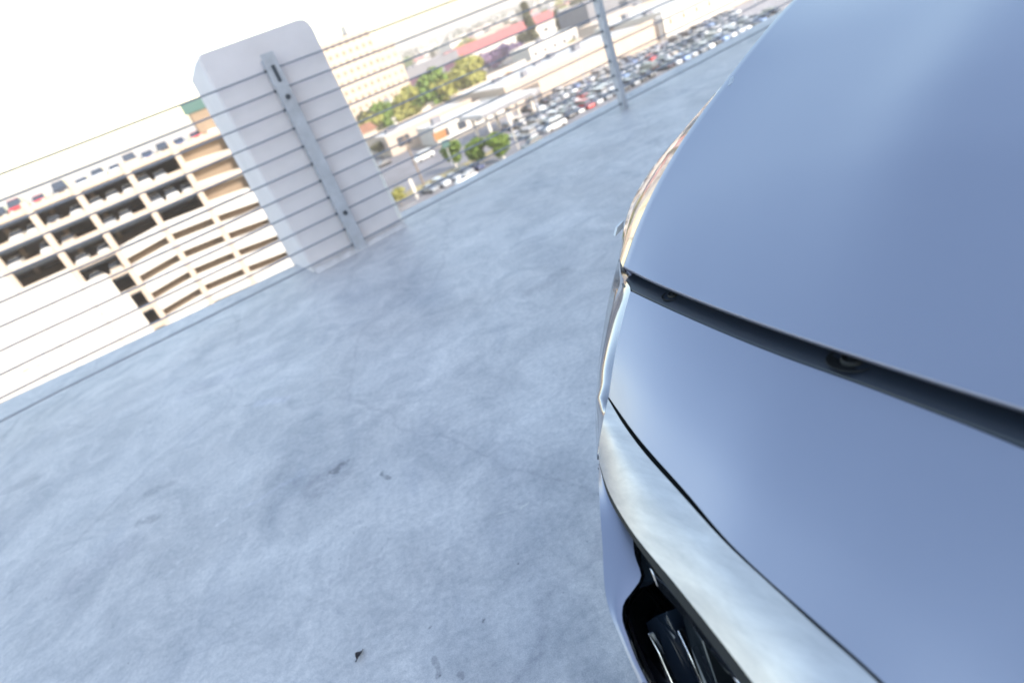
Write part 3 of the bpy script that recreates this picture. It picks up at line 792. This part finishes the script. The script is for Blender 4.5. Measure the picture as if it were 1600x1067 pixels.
# ------------------------------------------------------------------ neighbouring parking structure
GD = 105.0
g = empty('parking_structure', TD(0, GD, GZ), RZW, label='cream seven storey parking structure with open decks full of cars', cat='parking garage')
Z = Vector((0, 0, 1)); X_ = Vector((1, 0, 0)); Y_ = Vector((0, 1, 0)); O_ = Vector((0, 0, 0))
def gz(z): return z - GZ
colt = [-37, -30, -23.1, -16.4, -10.3, -3.4, 3.5, 10.9]
LV = [0.35 - 3.02 * k for k in range(8)]     # top of the parapet on each level
def gbox(name, m, a, b, par=None, **k):
    mb = MB(); mb.frame(O_, X_, Y_, Z, (a[0], a[1], gz(a[2])), (b[0], b[1], gz(b[2]))); return mb.build(name, m, par or g, **k)
for t in colt:
    gbox('column', M['cream'], (t - .42, -.35, GZ), (t + .42, .35, .75 if t > -30 else .4))
for t in colt:
    gbox('rear_column', M['cream'], (t - .35, 16, GZ), (t + .35, 16.6, -.9))
for k in range(8):
    zt = LV[k]
    gbox('floor_slab', M['cream'], (-37.5, .2, zt - 1.12), (11.2, 34, zt - .86))
    if k < 3:
        gbox('spandrel', M['cream'], (-37.4, -.20, zt - 1.05), (11.3, -.02, zt - .25))
    else:
        gbox('spandrel', M['cream'], (-37.4, -.20, zt - 1.05), (-10.7, -.02, zt - .25))
    if k < 7:
        gbox('service_pipe', M['pipe'], (-37, .9, zt - 1.55), (3.2, 1.25, zt - 1.2))
        gbox('deck_beam', M['pipe'], (-37, 3.2, zt - 1.75), (3.2, 3.6, zt - 1.14))
gbox('inner_wall', M['dark'], (-37.4, 20, GZ + .1), (3.3, 20.3, -1.0))
gbox('end_wall', M['cream'], (11.0, .4, GZ), (11.4, 34, .35))
# tan back wall close behind the right bays, ramps in front of it
gbox('ramp_wall', M['tan'], (3.9, 1.6, GZ), (10.9, 1.9, -.8))
gbox('lower_ramp_wall', M['tan'], (-9.9, 1.6, GZ), (3.6, 1.9, -9.6))
def slope_beam(t0, t1, z0, z1, hgt, name='ramp_parapet', y=-.02, m='white_wall'):
    mb = MB(); P_ = [(t0, z0 - hgt), (t1, z1 - hgt), (t1, z1), (t0, z0)]
    a = [mb.vert((t, y - .2, gz(z))) for t, z in P_]; b = [mb.vert((t, y, gz(z))) for t, z in P_]
    mb.face(a); mb.face(b[::-1])
    for i in range(4): mb.face((a[i], b[i], b[(i + 1) % 4], a[(i + 1) % 4]))
    return mb.build(name, M[m], g, fix=True)
for k in range(3):
    slope_beam(3.95, 10.5, LV[k + 1] - .05 + .25, LV[k + 1] - .05 - .25, 1.25, y=.9)
for k in range(5):
    z = -9.0 - k * 2.9
    slope_beam(-9.85, -3.85, z - .15, z + .35, 1.85, y=-.05); slope_beam(-2.95, 3.05, z + .40, z + .10, 1.85, y=-.05)
    slope_beam(3.95, 10.45, z + .05, z - .55, 1.85, y=-.05)
    slope_beam(-9.85, 10.45, z - .2, z - .2, .07, 'handrail', y=-.34, m='galv')
# white blank wall closing the lower left bays
gbox('blank_wall', M['white_wall'], (-37.4, -.45, GZ), (-23.5, -.22, -5.9))
gbox('blank_wall', M['white_wall'], (-23.4, -.46, GZ), (-16.85, -.23, -9.0))
gbox('blank_wall', M['white_wall'], (-16.7, -.47, GZ), (-13.2, -.24, -11.6))
gbox('blank_wall', M['white_wall'], (-13.15, -.48, GZ), (-12.4, -.25, -15.0))
for k in range(6): gbox('wall_joint', M['tan'], (-37.3, -.50, -9.3 - 2.4 * k), (-16.9 + (3.5 if k > 1 else 0), -.485, -9.24 - 2.4 * k))
lp = empty('street_lamp', TD(-24.5, GD - 6, GZ), RZW, label='slim street lamp with two arms in front of the blank white wall', cat='street lamp')
mb = MB(); mb.tube([(0, 0, 0), (0, 0, 8.6)], [.13, .08], 8); mb.build('pole', M['galv'], lp)
mb = MB(); mb.tube([(-1.3, 0, 8.7), (0, 0, 8.5), (1.3, 0, 8.7)], .05, 6); mb.box((-1.5, 0, 8.72), (.7, .3, .16)); mb.box((1.5, 0, 8.72), (.7, .3, .16)); mb.build('lamp_arm', M['galv'], lp)
# brackets of the bumpy right hand column
for k in range(8): gbox('bracket', M['cream'], (10.9, -.62, LV[k] - 1.3), (11.7, -.36, LV[k] - .1))
# stair head with teal panel on its roof corner
st = empty('rooftop_hut', TD(9.2, GD + 3, -.5), RZW, label='small stair head with teal and pink panels on the parking structure roof', cat='hut')
mb = MB(); mb.box((0, 0, 1.6), (2.6, 3, 4.2)); mb.build('walls', M['tan'], st)
mb = MB(); mb.box((-.2, -1.6, 4.5), (3.4, .18, 1.5)); mb.build('teal_panel', M['teal'], st)
mb = MB(); mb.box((.1, -.1, 4.4), (2.9, 2.7, 1.38)); mb.build('upper_room', M['roof_grey'], st)
# lamp posts on its roof, and on ours far along
for i, (t, lab) in enumerate(((-20, 'slim lamp post over the left bays of the parking structure roof'), (-4, 'slim lamp post over the middle of the parking structure roof'))):
    mb = MB(); p = TD(t, GD + 12, -.5); mb.tube([(0, 0, 0), (0, 0, 3.6)], .06, 6); mb.box((.5, 0, 3.65), (1.2, .3, .12)); o = mb.build('lamp_post', M['galv'], label=lab, cat='lamp post'); o.location = p
# cars on every level
LN = ['roof', 'top covered', 'second covered', 'third covered', 'fourth covered', 'fifth covered']
BN = ['leftmost', 'second', 'third', 'fourth', 'fifth', 'sixth', 'seventh']
for k in range(0, 6):
    zf = LV[k] - .855
    for bi in range(len(colt) - 1):
        t0, t1 = colt[bi], colt[bi + 1]
        if t1 < -22 and k > 2: continue
        if bi < 2: continue
        if k > 0 and bi == 6: continue
        if k > 3 and bi == 3 and k > 5: continue
        if k >= 4 and bi >= 4: continue
        if k >= 3 and bi <= 2: continue
        if k >= 3 and bi >= 4: continue
        n = 3 if t1 - t0 > 6.5 else 2
        for c in range(n):
            if k > 0 and rc.random() < .12: continue
            kind, col = pick()
            if k > 0 and rc.random() < .7: col = rc.choice(['white', 'white', 'silver', 'beige'])
            if (k, bi, c) in ((0, 3, 0), (0, 6, 1)): col = 'red'
            t = t0 + (t1 - t0) * (c + .5) / n
            parked(TD(t, GD + 2.65, zf), RZW + math.pi / 2, kind, col,
                   f'{col} {KN[kind]}, {["left", "middle", "right"][c] if n == 3 else ["left", "right"][c]} in the {BN[bi - 2]} bay, {LN[k]} deck of parking structure', 'cars in the parking structure')

# ------------------------------------------------------------------ buildings
def building(name, t, d, w, dep, h, wall, roof, label, cat='building', z0=GZ, roofkind='flat', rows=0, cols=0, wm='glass', win=(1.2, 1.4), sides=True, ang=0, group=None):
    b = empty(name, TD(t, d, z0), RZW + ang, label=label, cat=cat, group=group)
    mb = MB(); mb.frame(O_, X_, Y_, Z, (0, 0, 0), (w, dep, h)); mb.build('walls', M[wall], b)
    if roofkind == 'flat':
        mb = MB(); mb.frame(O_, X_, Y_, Z, (.35, .35, h + .003), (w - .35, dep - .35, h + .08)); mb.build('roof', M[roof], b)
        mb = MB()
        for a, c in (((-.1, -.1), (w + .1, .3)), ((-.1, dep - .3), (w + .1, dep + .1)), ((-.1, .302), (.3, dep - .302)), ((w - .3, .302), (w + .1, dep - .302))):
            mb.frame(O_, X_, Y_, Z, (a[0], a[1], h - .3), (c[0], c[1], h + .6))
        mb.build('parapet', M[wall], b)
        r2 = random.Random(int(t * 7 + d))
        for k in range(min(6, int(w * dep / 260))):
            mb = MB(); x, y = r2.uniform(1.5, w - 4), r2.uniform(1.5, dep - 4); mb.frame(O_, X_, Y_, Z, (x, y, h + .082), (x + r2.uniform(1.5, 3), y + r2.uniform(1.5, 2.5), h + r2.uniform(1, 1.8))); mb.build('roof_unit', M['roof_grey'], b)
    else:
        rh = dep * .22; mb = MB(); e = .5
        P_ = [(-e, -e, h - .1), (w + e, -e, h - .1), (w + e, dep / 2, h + rh), (-e, dep / 2, h + rh), (w + e, dep + e, h - .1), (-e, dep + e, h - .1)]
        if roofkind == 'hip': P_[2] = (w - dep * .4, dep / 2, h + rh); P_[3] = (dep * .4, dep / 2, h + rh)
        i = [mb.vert(p) for p in P_]; mb.face((i[0], i[1], i[2], i[3])); mb.face((i[3], i[2], i[4], i[5])); mb.face((i[1], i[4], i[2])); mb.face((i[0], i[3], i[5])); mb.face((i[0], i[5], i[4], i[1]))
        mb.build('roof', M[roof], b)
    for rr in range(rows):
        for cc in range(cols):
            x = w * (cc + .5) / cols; z = h * (rr + .55) / rows
            mb = MB(); mb.frame(O_, X_, Y_, Z, (x - win[0] / 2, -.06, z - win[1] / 2), (x + win[0] / 2, -.012, z + win[1] / 2)); mb.build('window', M[wm], b)
    return b
def gp(x, y): p = un(x, y, GZ); return p.dot(W2), p.dot(N2)
# tall pale office block right behind the pillar
ob = building('office_block', 78, 326, 40, 24, 38, 'cream', 'roof_white', 'tall pale office block with rows of windows just right of the concrete pillar', rows=9, cols=11, wm='tan', win=(1.7, 1.9))
mb = MB(); mb.frame(O_, X_, Y_, Z, (30, 2, 38.7), (37, 10, 43)); mb.build('penthouse', M['white_wall'], ob)
building('office_wing', 118.6, 330, 11, 18, 29, 'cream', 'roof_white', 'lower pale wing on the right side of the office block', rows=7, cols=3, wm='tan', win=(1.4, 1.6))
building('low_annex', 84, 268, 44, 12, 7, 'white_wall', 'roof_white', 'long low white annex in front of the tall office block', rows=1, cols=8, wm='glass')
building('grey_hall', 133, 345, 36, 20, 13, 'roof_grey', 'roof_grey', 'grey hall with plum coloured panels right of the office block', rows=1, cols=3, wm='roof_purple', win=(10, 4))
building('red_roof_hall', 166, 345, 76, 22, 9, 'white_wall', 'roof_red', 'long white hall with a pinkish red roof above the row of trees', roofkind='gable', rows=1, cols=9, wm='glass', win=(3, 1.6))
# long low warehouses along the back street
building('warehouse', 88, 160, 56, 36, 6, 'cream', 'roof_white', 'long cream warehouse with a dark loading gate beside the pale canopy', rows=0)
gt = bpy.data.objects[-1]
b = building('tyre_shop', 56, 176, 29, 19, 5.2, 'cream', 'roof_white', 'low cream shop with white roof left of the long cream warehouse', rows=1, cols=3, win=(4, 2.6))
building('front_shop', 64, 160, 22, 12, 4.2, 'white_wall', 'roof_white', 'low white shop behind the three round trees', rows=1, cols=4, win=(2.6, 2))
building('depot', 148, 160, 40, 34, 7, 'white_wall', 'roof_white', 'large pale depot behind the middle of the big car park', rows=1, cols=7, win=(1.2, 1.6), wm='tan')
building('long_shed', 192, 162, 78, 30, 8, 'cream', 'roof_white', 'very long pale shed at the right behind the big car park', rows=0)
building('store', 62, 219, 6, 10, 5, 'cream', 'roof_terra', 'small cream house at the left end of the tree row', roofkind='gable', rows=1, cols=1)
building('boundary_wall', 68, 240.5, 78, .5, 3.2, 'white_wall', 'roof_white', 'long white boundary wall in front of the row of green trees', cat='wall')
building('corner_shop', 150, 242, 26, 16, 7, 'white_wall', 'roof_white', 'white flat building at the right end of the long boundary wall', rows=1, cols=5)
building('grey_store', 196, 258, 42, 24, 13, 'roof_grey', 'roof_grey', 'big plain blue grey building behind the second fence post', rows=1, cols=3, win=(5, 3))
building('market_hall', 172, 222, 34, 14, 6, 'cream', 'roof_white', 'cream market hall between the back street and the big blue grey building', rows=1, cols=6, win=(2.6, 2.2))
building('garage_row', 214, 218, 60, 14, 5, 'white_wall', 'roof_white', 'row of low white garages right of the cream market hall', rows=1, cols=12, win=(3, 2.4), wm='tan')
# dark gate of the warehouse
mb = MB()
mb.frame(TD(0, 0, GZ), W2, N2, Z, (93, 159.86, .1), (99, 159.95, 4.2)); o = mb.build('loading_gate', M['dark'])
w_e = [o2 for o2 in C.objects if o2.name.startswith('warehouse') and o2.type == 'EMPTY'][0]
o.parent = w_e; o.matrix_parent_inverse = (Matrix.Translation(TD(88, 160, GZ)) @ Matrix.Rotation(RZW, 4, 'Z')).inverted()
# filling station canopy
cn = empty('canopy', TD(66, 134, GZ), RZW, label='flat white canopy on pillars behind the round trees', cat='canopy')
mb = MB(); mb.frame(O_, X_, Y_, Z, (0, 0, 5.2), (17, 13, 6.1)); mb.build('canopy_roof', M['roof_white'], cn)
mb = MB(); mb.frame(O_, X_, Y_, Z, (.1, -.05, 5.3), (16.9, -.003, 6.0)); mb.build('fascia', M['roof_grey'], cn)
for x in (2, 8.5, 15):
    for y in (2.5, 10): mb = MB(); mb.frame(O_, X_, Y_, Z, (x - .3, y - .3, 0), (x + .3, y + .3, 5.197)); mb.build('column', M['white_wall'], cn)
# street furniture near the forecourt
def pole(t, d, h, r, m, label, head=None):
    p = empty('utility_pole' if not head else 'sign_pole', TD(t, d, GZ), RZW, label=label, cat='pole' if not head else 'sign')
    mb = MB(); mb.tube([(0, 0, 0), (0, 0, h)], [r, r * .7], 8); mb.build('pole', M[m], p)
    if head: mb = MB(); mb.box((0, -.2, h - head[1] / 2), (head[0], .3, head[1])); mb.build('panel', M[head[2]], p)
    else: mb = MB(); mb.box((0, 0, h - .8), (2.2, .12, .14)); mb.build('crossarm', M['bark'], p)
pole(41, 118, 11, .22, 'bark', 'dark utility pole close to the right side of the concrete pillar')
pole(37.5, 114.5, 4.2, .3, 'white_wall', 'short thick white post standing in the dry grass beside the concrete pillar', (.62, 3.6, 'white_wall'))
pole(50, 122, 6.5, .15, 'galv', 'white sign post between the pillar and the first round tree', (1.6, 1.4, 'teal'))
pole(60.8, 112.8, 7.5, .16, 'white_wall', 'tall white sign post between the second and third round trees', (.5, 2.4, 'white_wall'))
pole(76, 126, 7, .2, 'galv', 'grey lamp standard at the left edge of the big car park', (1.2, .3, 'galv'))
pole(100, 140, 9, .16, 'galv', 'grey lamp standard in the middle of the big car park', (2.4, .25, 'galv'))
pole(128, 140, 9, .16, 'galv', 'grey lamp standard at the right of the second fence post', (2.2, .25, 'galv'))
pole(165, 140, 9, .16, 'galv', 'grey lamp standard at the far right of the big car park', (2.0, .25, 'galv'))
bx = empty('billboard', TD(62, 152, GZ), RZW, label='orange and white roadside board left of the canopy', cat='sign')
mb = MB(); mb.box((0, 0, 3.4), (3.6, .3, 2)); mb.build('panel', M['orange'], bx); mb = MB(); mb.tube([(0, 0, 0), (0, 0, 2.398)], .12, 6); mb.build('pole', M['galv'], bx)

# ------------------------------------------------------------------ trees
def crown_mesh(name, r, h, n, seed, leaf=.5, lobes=7, cyl=False):
    rr = random.Random(seed); mb = MB(); L = []
    for k in range(lobes):
        a = rr.uniform(0, 6.283); q = rr.uniform(.1, .62) * r
        zz = rr.uniform(-.3, .34) * h if not cyl else (k / (lobes - 1) - .5) * h * .8
        L.append((math.cos(a) * q * (1 if not cyl else .3), math.sin(a) * q * (1 if not cyl else .3), zz, rr.uniform(.42, .62) * r * (1 if not cyl else (1.2 - .7 * k / lobes))))
    for i in range(n):
        c = rr.choice(L); d = Vector((rr.gauss(0, 1), rr.gauss(0, 1), rr.gauss(0, 1))).normalized()
        q = c[3] * rr.uniform(.55, 1.05); p = Vector((c[0], c[1], c[2])) + Vector((d.x, d.y, d.z * min(1, h / (2 * r) * 1.0))) * q
        s = leaf * rr.uniform(.6, 1.4)
        u = Vector((rr.gauss(0, 1), rr.gauss(0, 1), rr.gauss(0, .6))).normalized(); v = u.cross(d + Vector((rr.gauss(0, .4), rr.gauss(0, .4), rr.gauss(0, .4))))
        if v.length < .01: continue
        v.normalize(); u = u * s; v = v * s * .7
        mb.poly([p - u - v * .3, p + u * .2 - v, p + u + v * .2, p - u * .1 + v])
    o = mb.build(name, M['leaf_green']); me = o.data; bpy.data.objects.remove(o); return me
CR = {'round': crown_mesh('round_crown', 2.5, 4.4, 2600, 1, .30, 9), 'broad': crown_mesh('broad_crown', 5, 7, 2400, 2, .62, 9), 'broad2': crown_mesh('broad_crown', 5, 8, 2400, 5, .62, 8), 'tall': crown_mesh('tall_crown', 3.2, 17, 2600, 3, .6, 9, True), 'airy': crown_mesh('airy_crown', 5, 6, 1300, 4, .5, 8)}
def trunk_mesh():
    mb = MB(); mb.tube([(0, 0, 0), (.05, 0, .35), (0, .04, .7), (.05, 0, 1)], [.06, .045, .035, .02], 8)
    for a in range(4):
        t = a * 1.57 + .4; mb.tube([(0, 0, .55 + .06 * a), (math.cos(t) * .14, math.sin(t) * .14, .85), (math.cos(t) * .24, math.sin(t) * .24, 1.1)], [.03, .018, .008], 5)
    o = mb.build('trunk', M['bark']); me = o.data; bpy.data.objects.remove(o); return me
TR = trunk_mesh()
def tree(t, d, kind, leafm, label, sc=1.0, trunk=2.4, bark='bark', group=None, name='tree', zs=1.0, world=None):
    o = empty(name, world or TD(t, d, GZ), random.Random(int(t * 3 + d)).uniform(0, 6), label=label, cat='tree', group=group)
    c = bpy.data.objects.new('crown', CR[kind]); C.objects.link(c); c.parent = o
    hh = {'round': 2.0, 'broad': 3.2, 'broad2': 3.6, 'tall': 8.5, 'airy': 2.8}[kind] * sc * zs
    c.location = (0, 0, trunk + hh * .8); c.scale = (sc, sc, sc * zs); c.material_slots[0].link = 'OBJECT'; c.material_slots[0].material = M[leafm]
    k = bpy.data.objects.new('trunk', TR); C.objects.link(k); k.parent = o; k.scale = (4 * sc, 4 * sc, trunk + hh * .5)
    k.material_slots[0].link = 'OBJECT'; k.material_slots[0].material = M[bark]
    return o
gr = 'round street trees'
for (x, y, lab) in ((713, 262, 'left of the three round green street trees, nearest the pillar'), (752, 260, 'middle of the three round green street trees'), (789, 249, 'right of the three round green street trees, half behind the deck edge')):
    t, d = gp(x, y); tree(t, d, 'round', 'leaf_green', lab, 1.02, 1.5, 'bark_white', gr, 'round_tree')
t, d = gp(628, 322); tree(t, d, 'airy', 'leaf_olive', 'thin olive shrub beside the lower right corner of the pillar', .42, 1.2, name='small_tree')
t, d = gp(598, 248); tree(t, d, 'airy', 'leaf_dark', 'dark thin tree directly right of the pillar halfway up', .5, 2, name='small_tree')
row = [(596, 207, .8, 'leaf_dark', 'broad2'), (607, 204, .95, 'leaf_olive', 'broad'), (620, 199, .8, 'leaf_green', 'broad'), (634, 196, .9, 'leaf_green', 'broad2'), (650, 183, .95, 'leaf_olive', 'broad'), (672, 176, 1.0, 'leaf_olive', 'broad2'), (682, 168, 1.1, 'leaf_green', 'broad'), (692, 160, 1.25, 'leaf_olive', 'broad'), (708, 158, 1.25, 'leaf_green', 'broad2'), (728, 146, 1.3, 'leaf_olive', 'broad'), (738, 141, 1.15, 'leaf_olive', 'broad'), (750, 136, 1.2, 'leaf_olive', 'broad2')]
for i, (x, y, s, m, k) in enumerate(row):
    t, d = gp(x, y + 6); tree(t, max(243, min(d, 262)), k, m, f'{ORD[i]} tree from the left in the green row behind the white boundary wall', s * 1.28, 2.0, group='trees behind the boundary wall', name='broad_tree')
for i, (x, y, s, lab) in enumerate(((765, 112, 1.2, 'left one of the purple flowering trees right of the red roof'), (787, 104, 1.3, 'middle one of the purple flowering trees right of the red roof'), (812, 96, 1.1, 'right one of the purple flowering trees, next to the tall dark tree'))):
    t, d = gp(x, y); tree(t, d, 'broad', 'leaf_purple', lab, s, 2.2, group='purple flowering trees', name='flowering_tree')
t, d = gp(842, 86); tree(t, d, 'tall', 'leaf_dark', 'tallest dark narrow tree right of the purple trees', 1.4, 3, name='tall_tree')
t, d = gp(881, 64); tree(t, d, 'tall', 'leaf_dark', 'shorter dark narrow tree left of the second fence post', .85, 2.5, name='tall_tree')
t, d = gp(826, 84); tree(t, d, 'airy', 'leaf_dark', 'dark spreading tree touching the left of the tallest narrow tree', 1.1, 5, name='tall_tree')
for i, (x, y, k, m, s, lab) in enumerate(((806, 145, 'airy', 'leaf_orange', .8, 'orange leaved tree beside the long cream warehouse'), (683, 192, 'airy', 'leaf_orange', .55, 'small orange tree below the green tree row'), (905, 90, 'airy', 'leaf_olive', .8, 'olive tree behind the rear car park left of the second fence post'), (962, 78, 'airy', 'leaf_orange', .9, 'orange tree right of the second fence post'), (914, 40, 'broad', 'leaf_olive', 1.1, 'large pale green tree left of the big blue grey building'), (895, 104, 'airy', 'leaf_olive', .6, 'low olive tree at the left of the cream market hall'), (1128, 14, 'airy', 'leaf_orange', .9, 'orange brown tree at the top beside the very long shed'), (1010, 14, 'airy', 'leaf_olive', .9, 'olive tree right of the big blue grey building'), (730, 118, 'broad', 'leaf_olive', .8, 'olive tree in front of the red roof'), (975, 60, 'airy', 'leaf_olive', .6, 'small olive tree above the orange one right of the second fence post'))):
    t, d = gp(x, y); tree(t, d, k, m, lab, s, 2, name='street_tree')

# ------------------------------------------------------------------ cars on the ground
def car_row(d, t0, n, step, face, where, skip=.12, jit=.25):
    for i in range(n):
        kind, col = pick()
        if rc.random() < skip: continue
        t = t0 + i * step
        parked(TD(t + rc.uniform(-jit, jit) * .5, d + rc.uniform(-jit, jit), GZ + .02), RZW + (face if rc.random() < .8 else face + math.pi), kind, col, f'{col} {KN[kind]}, {ORD[i]} from left in {where}', 'cars parked on the ground')
h2 = math.pi / 2
car_row(119.3, 67.4, 30, 2.7, h2, 'nearest row of big car park', .10)
car_row(124.6, 67.4, 30, 2.7, -h2, 'second row of big car park', .12)
car_row(131.4, 70.1, 30, 2.7, h2, 'third row of big car park', .2)
car_row(136.7, 72.8, 30, 2.7, -h2, 'fourth row of big car park', .2)
car_row(143.4, 86.3, 28, 2.7, h2, 'fifth row of big car park', .25)
car_row(148.7, 86.3, 28, 2.7, -h2, 'rearmost row of big car park', .25)
car_row(213, 70, 22, 6.3, 0, 'line along the back street', .3)
car_row(222, 92, 24, 2.9, h2, 'front row of the rear car park', .25)
car_row(234, 92, 26, 2.9, -h2, 'back row of the rear car park', .3)
car_row(114.2, 40.5, 5, 2.6, h2 + .2, 'group by the kerb below the round trees', .0)
for i, (t, d, col, kind, lab) in enumerate(((46, 108.6, 'white', 'saloon', 'white saloon driving on the near road beside the pillar'), (62, 109, 'black', 'suv', 'black tall car driving on the near road below the round trees'), (72, 115.3, 'white', 'van', 'white van driving on the near road right of the round trees'), (55, 150, 'white', 'van', 'white van parked on the forecourt left of the canopy'), (50, 168, 'black', 'saloon', 'black saloon far back on the forecourt beside the pillar'))):
    parked(TD(t, d, GZ + .02), RZW, kind, col, lab, None)

# ------------------------------------------------------------------ town beyond
rt = random.Random(21)
def house_mesh(w, dep, h, kind):
    mb = MB(); mb.mi = 0; mb.frame(O_, X_, Y_, Z, (-w / 2, -dep / 2, 0), (w / 2, dep / 2, h)); mb.mi = 1; e = .5; rh = dep * .25
    P_ = [(-w/2 - e, -dep/2 - e, h + .01), (w/2 + e, -dep/2 - e, h + .01), (w/2 + e, 0, h + rh), (-w/2 - e, 0, h + rh), (w/2 + e, dep/2 + e, h + .01), (-w/2 - e, dep/2 + e, h + .01)]
    if kind == 'flat': mb.frame(O_, X_, Y_, Z, (-w/2 - .2, -dep/2 - .2, h + .01), (w/2 + .2, dep/2 + .2, h + .5))
    else:
        i = [mb.vert(p) for p in P_]; mb.face((i[0], i[1], i[2], i[3])); mb.face((i[3], i[2], i[4], i[5])); mb.face((i[1], i[4], i[2])); mb.face((i[0], i[3], i[5]))
    mb.mi = 2
    for k in range(max(2, int(w / 4))):
        x = -w / 2 + w * (k + .5) / max(2, int(w / 4)); mb.frame(O_, X_, Y_, Z, (x - .8, -dep / 2 - .05, h * .4), (x + .8, -dep / 2 - .01, h * .75))
    o = mb.build('house', [M['white_wall'], M['roof_terra'], M['glass']]); me = o.data; bpy.data.objects.remove(o); return me
HM = [house_mesh(14, 10, 4.2, 'gable'), house_mesh(22, 14, 6, 'flat'), house_mesh(18, 11, 5, 'gable'), house_mesh(34, 18, 8, 'flat')]
HN = ['small house', 'square block', 'low house', 'wide building']
RC = {'terracotta': 'roof_terra', 'white': 'roof_white', 'grey': 'roof_grey', 'faded red': 'roof_red'}
bands = [(318, 17, 120, 300, 'street row just beyond the far road'), (372, 16, 120, 330, 'row behind the red roofed hall'), (430, 16, 130, 400, 'second row behind the red roofed hall'), (510, 15, 150, 520, 'row of houses in the middle distance'), (620, 14, 180, 640, 'row of houses in the hazy distance'), (780, 14, 230, 800, 'farther hazy row of houses'), (980, 14, 300, 1050, 'farthest row of houses under the skyline')]
for bi, (d, n, t0, t1, where) in enumerate(bands):
    for i in range(n):
        k = rt.randrange(4) if bi > 1 else rt.choice((0, 2, 1)); rcx = rt.choice(list(RC))
        t = t0 + (t1 - t0) * (i + rt.uniform(.2, .8)) / n
        dd = d + rt.uniform(-10, 10)
        if dd < 372 and t < 250: 
            rt.random(); continue
        o = bpy.data.objects.new('house', HM[k]); C.objects.link(o)
        o.location = TD(t, dd, GZ); o.rotation_euler = (0, 0, RZW + rt.choice((0, 0, h2)))
        o.material_slots[1].link = 'OBJECT'; o.material_slots[1].material = M[RC[rcx]]
        o.material_slots[0].link = 'OBJECT'; o.material_slots[0].material = M[rt.choice(['white_wall', 'cream'])]
        tag(o, f'{rcx} roofed {HN[k]}, {ORD[i]} from left, {where}', 'house', 'houses of the town')
        if rt.random() < .75:
            kk = rt.choice(('broad', 'broad2', 'airy')); tree(t + rt.uniform(8, 16), dd - rt.uniform(4, 10), kk, rt.choice(('leaf_green', 'leaf_dark', 'leaf_olive')), f'tree by the {ORD[i]} house from left, {where}', rt.uniform(.8, 1.4), 2.5, name='town_tree', group='trees of the town')
# left of the pillar, beyond the parking structure only sky shows; the wooded skyline
mb = MB(); rf = random.Random(5)
for i in range(26000):
    dist = 1150 * math.exp(rf.random() ** .7 * 1.5); a = R(rf.uniform(-50, 62))
    x, y = math.sin(a) * dist, math.cos(a) * dist
    cl = math.sin(x * .011) * math.cos(y * .013) + math.sin(x * .037 + 1.3)
    if cl < -.55: continue
    hh = rf.uniform(3, 12) + 3 * cl; s = rf.uniform(2.5, 6.5)
    p = Vector((x, y, GZ + rf.uniform(.5, 1) * hh)); u = Vector((rf.gauss(0, 1), rf.gauss(0, 1), rf.gauss(0, .5))).normalized() * s; v = Vector((rf.gauss(0, 1), rf.gauss(0, 1), rf.gauss(0, 1))).normalized() * s * .7
    mb.poly([p - u, p - v, p + u, p + v])
mb.build('distant_trees', M['leaf_far'], kind='stuff', label='hazy line of distant trees along the skyline', cat='trees')
mb = MB(); rf = random.Random(8)
for i in range(900):
    dist = 1250 * math.exp(rf.random() * 1.1); a = R(rf.uniform(-50, 62)); w, dp, hh = rf.uniform(8, 40), rf.uniform(8, 20), rf.uniform(3, 9)
    mb.frame(Vector((math.sin(a) * dist, math.cos(a) * dist, GZ)), W2, N2, Z, (0, 0, 0), (w, dp, hh))
mb.build('distant_town', M['white_wall'], kind='stuff', label='pale roofs of the distant town below the skyline', cat='town')


# ------------------------------------------------------------------ haze: one closed box of even, thin air round everything
hm = bpy.data.materials.new('haze'); hm.use_nodes = True; hn = hm.node_tree
hn.nodes.remove(hn.nodes['Principled BSDF'])
pv = hn.nodes.new('ShaderNodeVolumePrincipled'); pv.inputs['Density'].default_value = .0005
pv.inputs['Color'].default_value = (1, .90, .84, 1); pv.inputs['Anisotropy'].default_value = 0
hn.links.new(pv.outputs[0], hn.nodes['Material Output'].inputs['Volume'])
mb = MB(); mb.frame(Vector((0, 0, 0)), Vector((1, 0, 0)), Vector((0, 1, 0)), Vector((0, 0, 1)), (-14100, -700, GZ - 1), (14100, 14100, 30))
mb.build('haze', hm, kind='stuff', label='thin pale haze over the town', cat='haze')
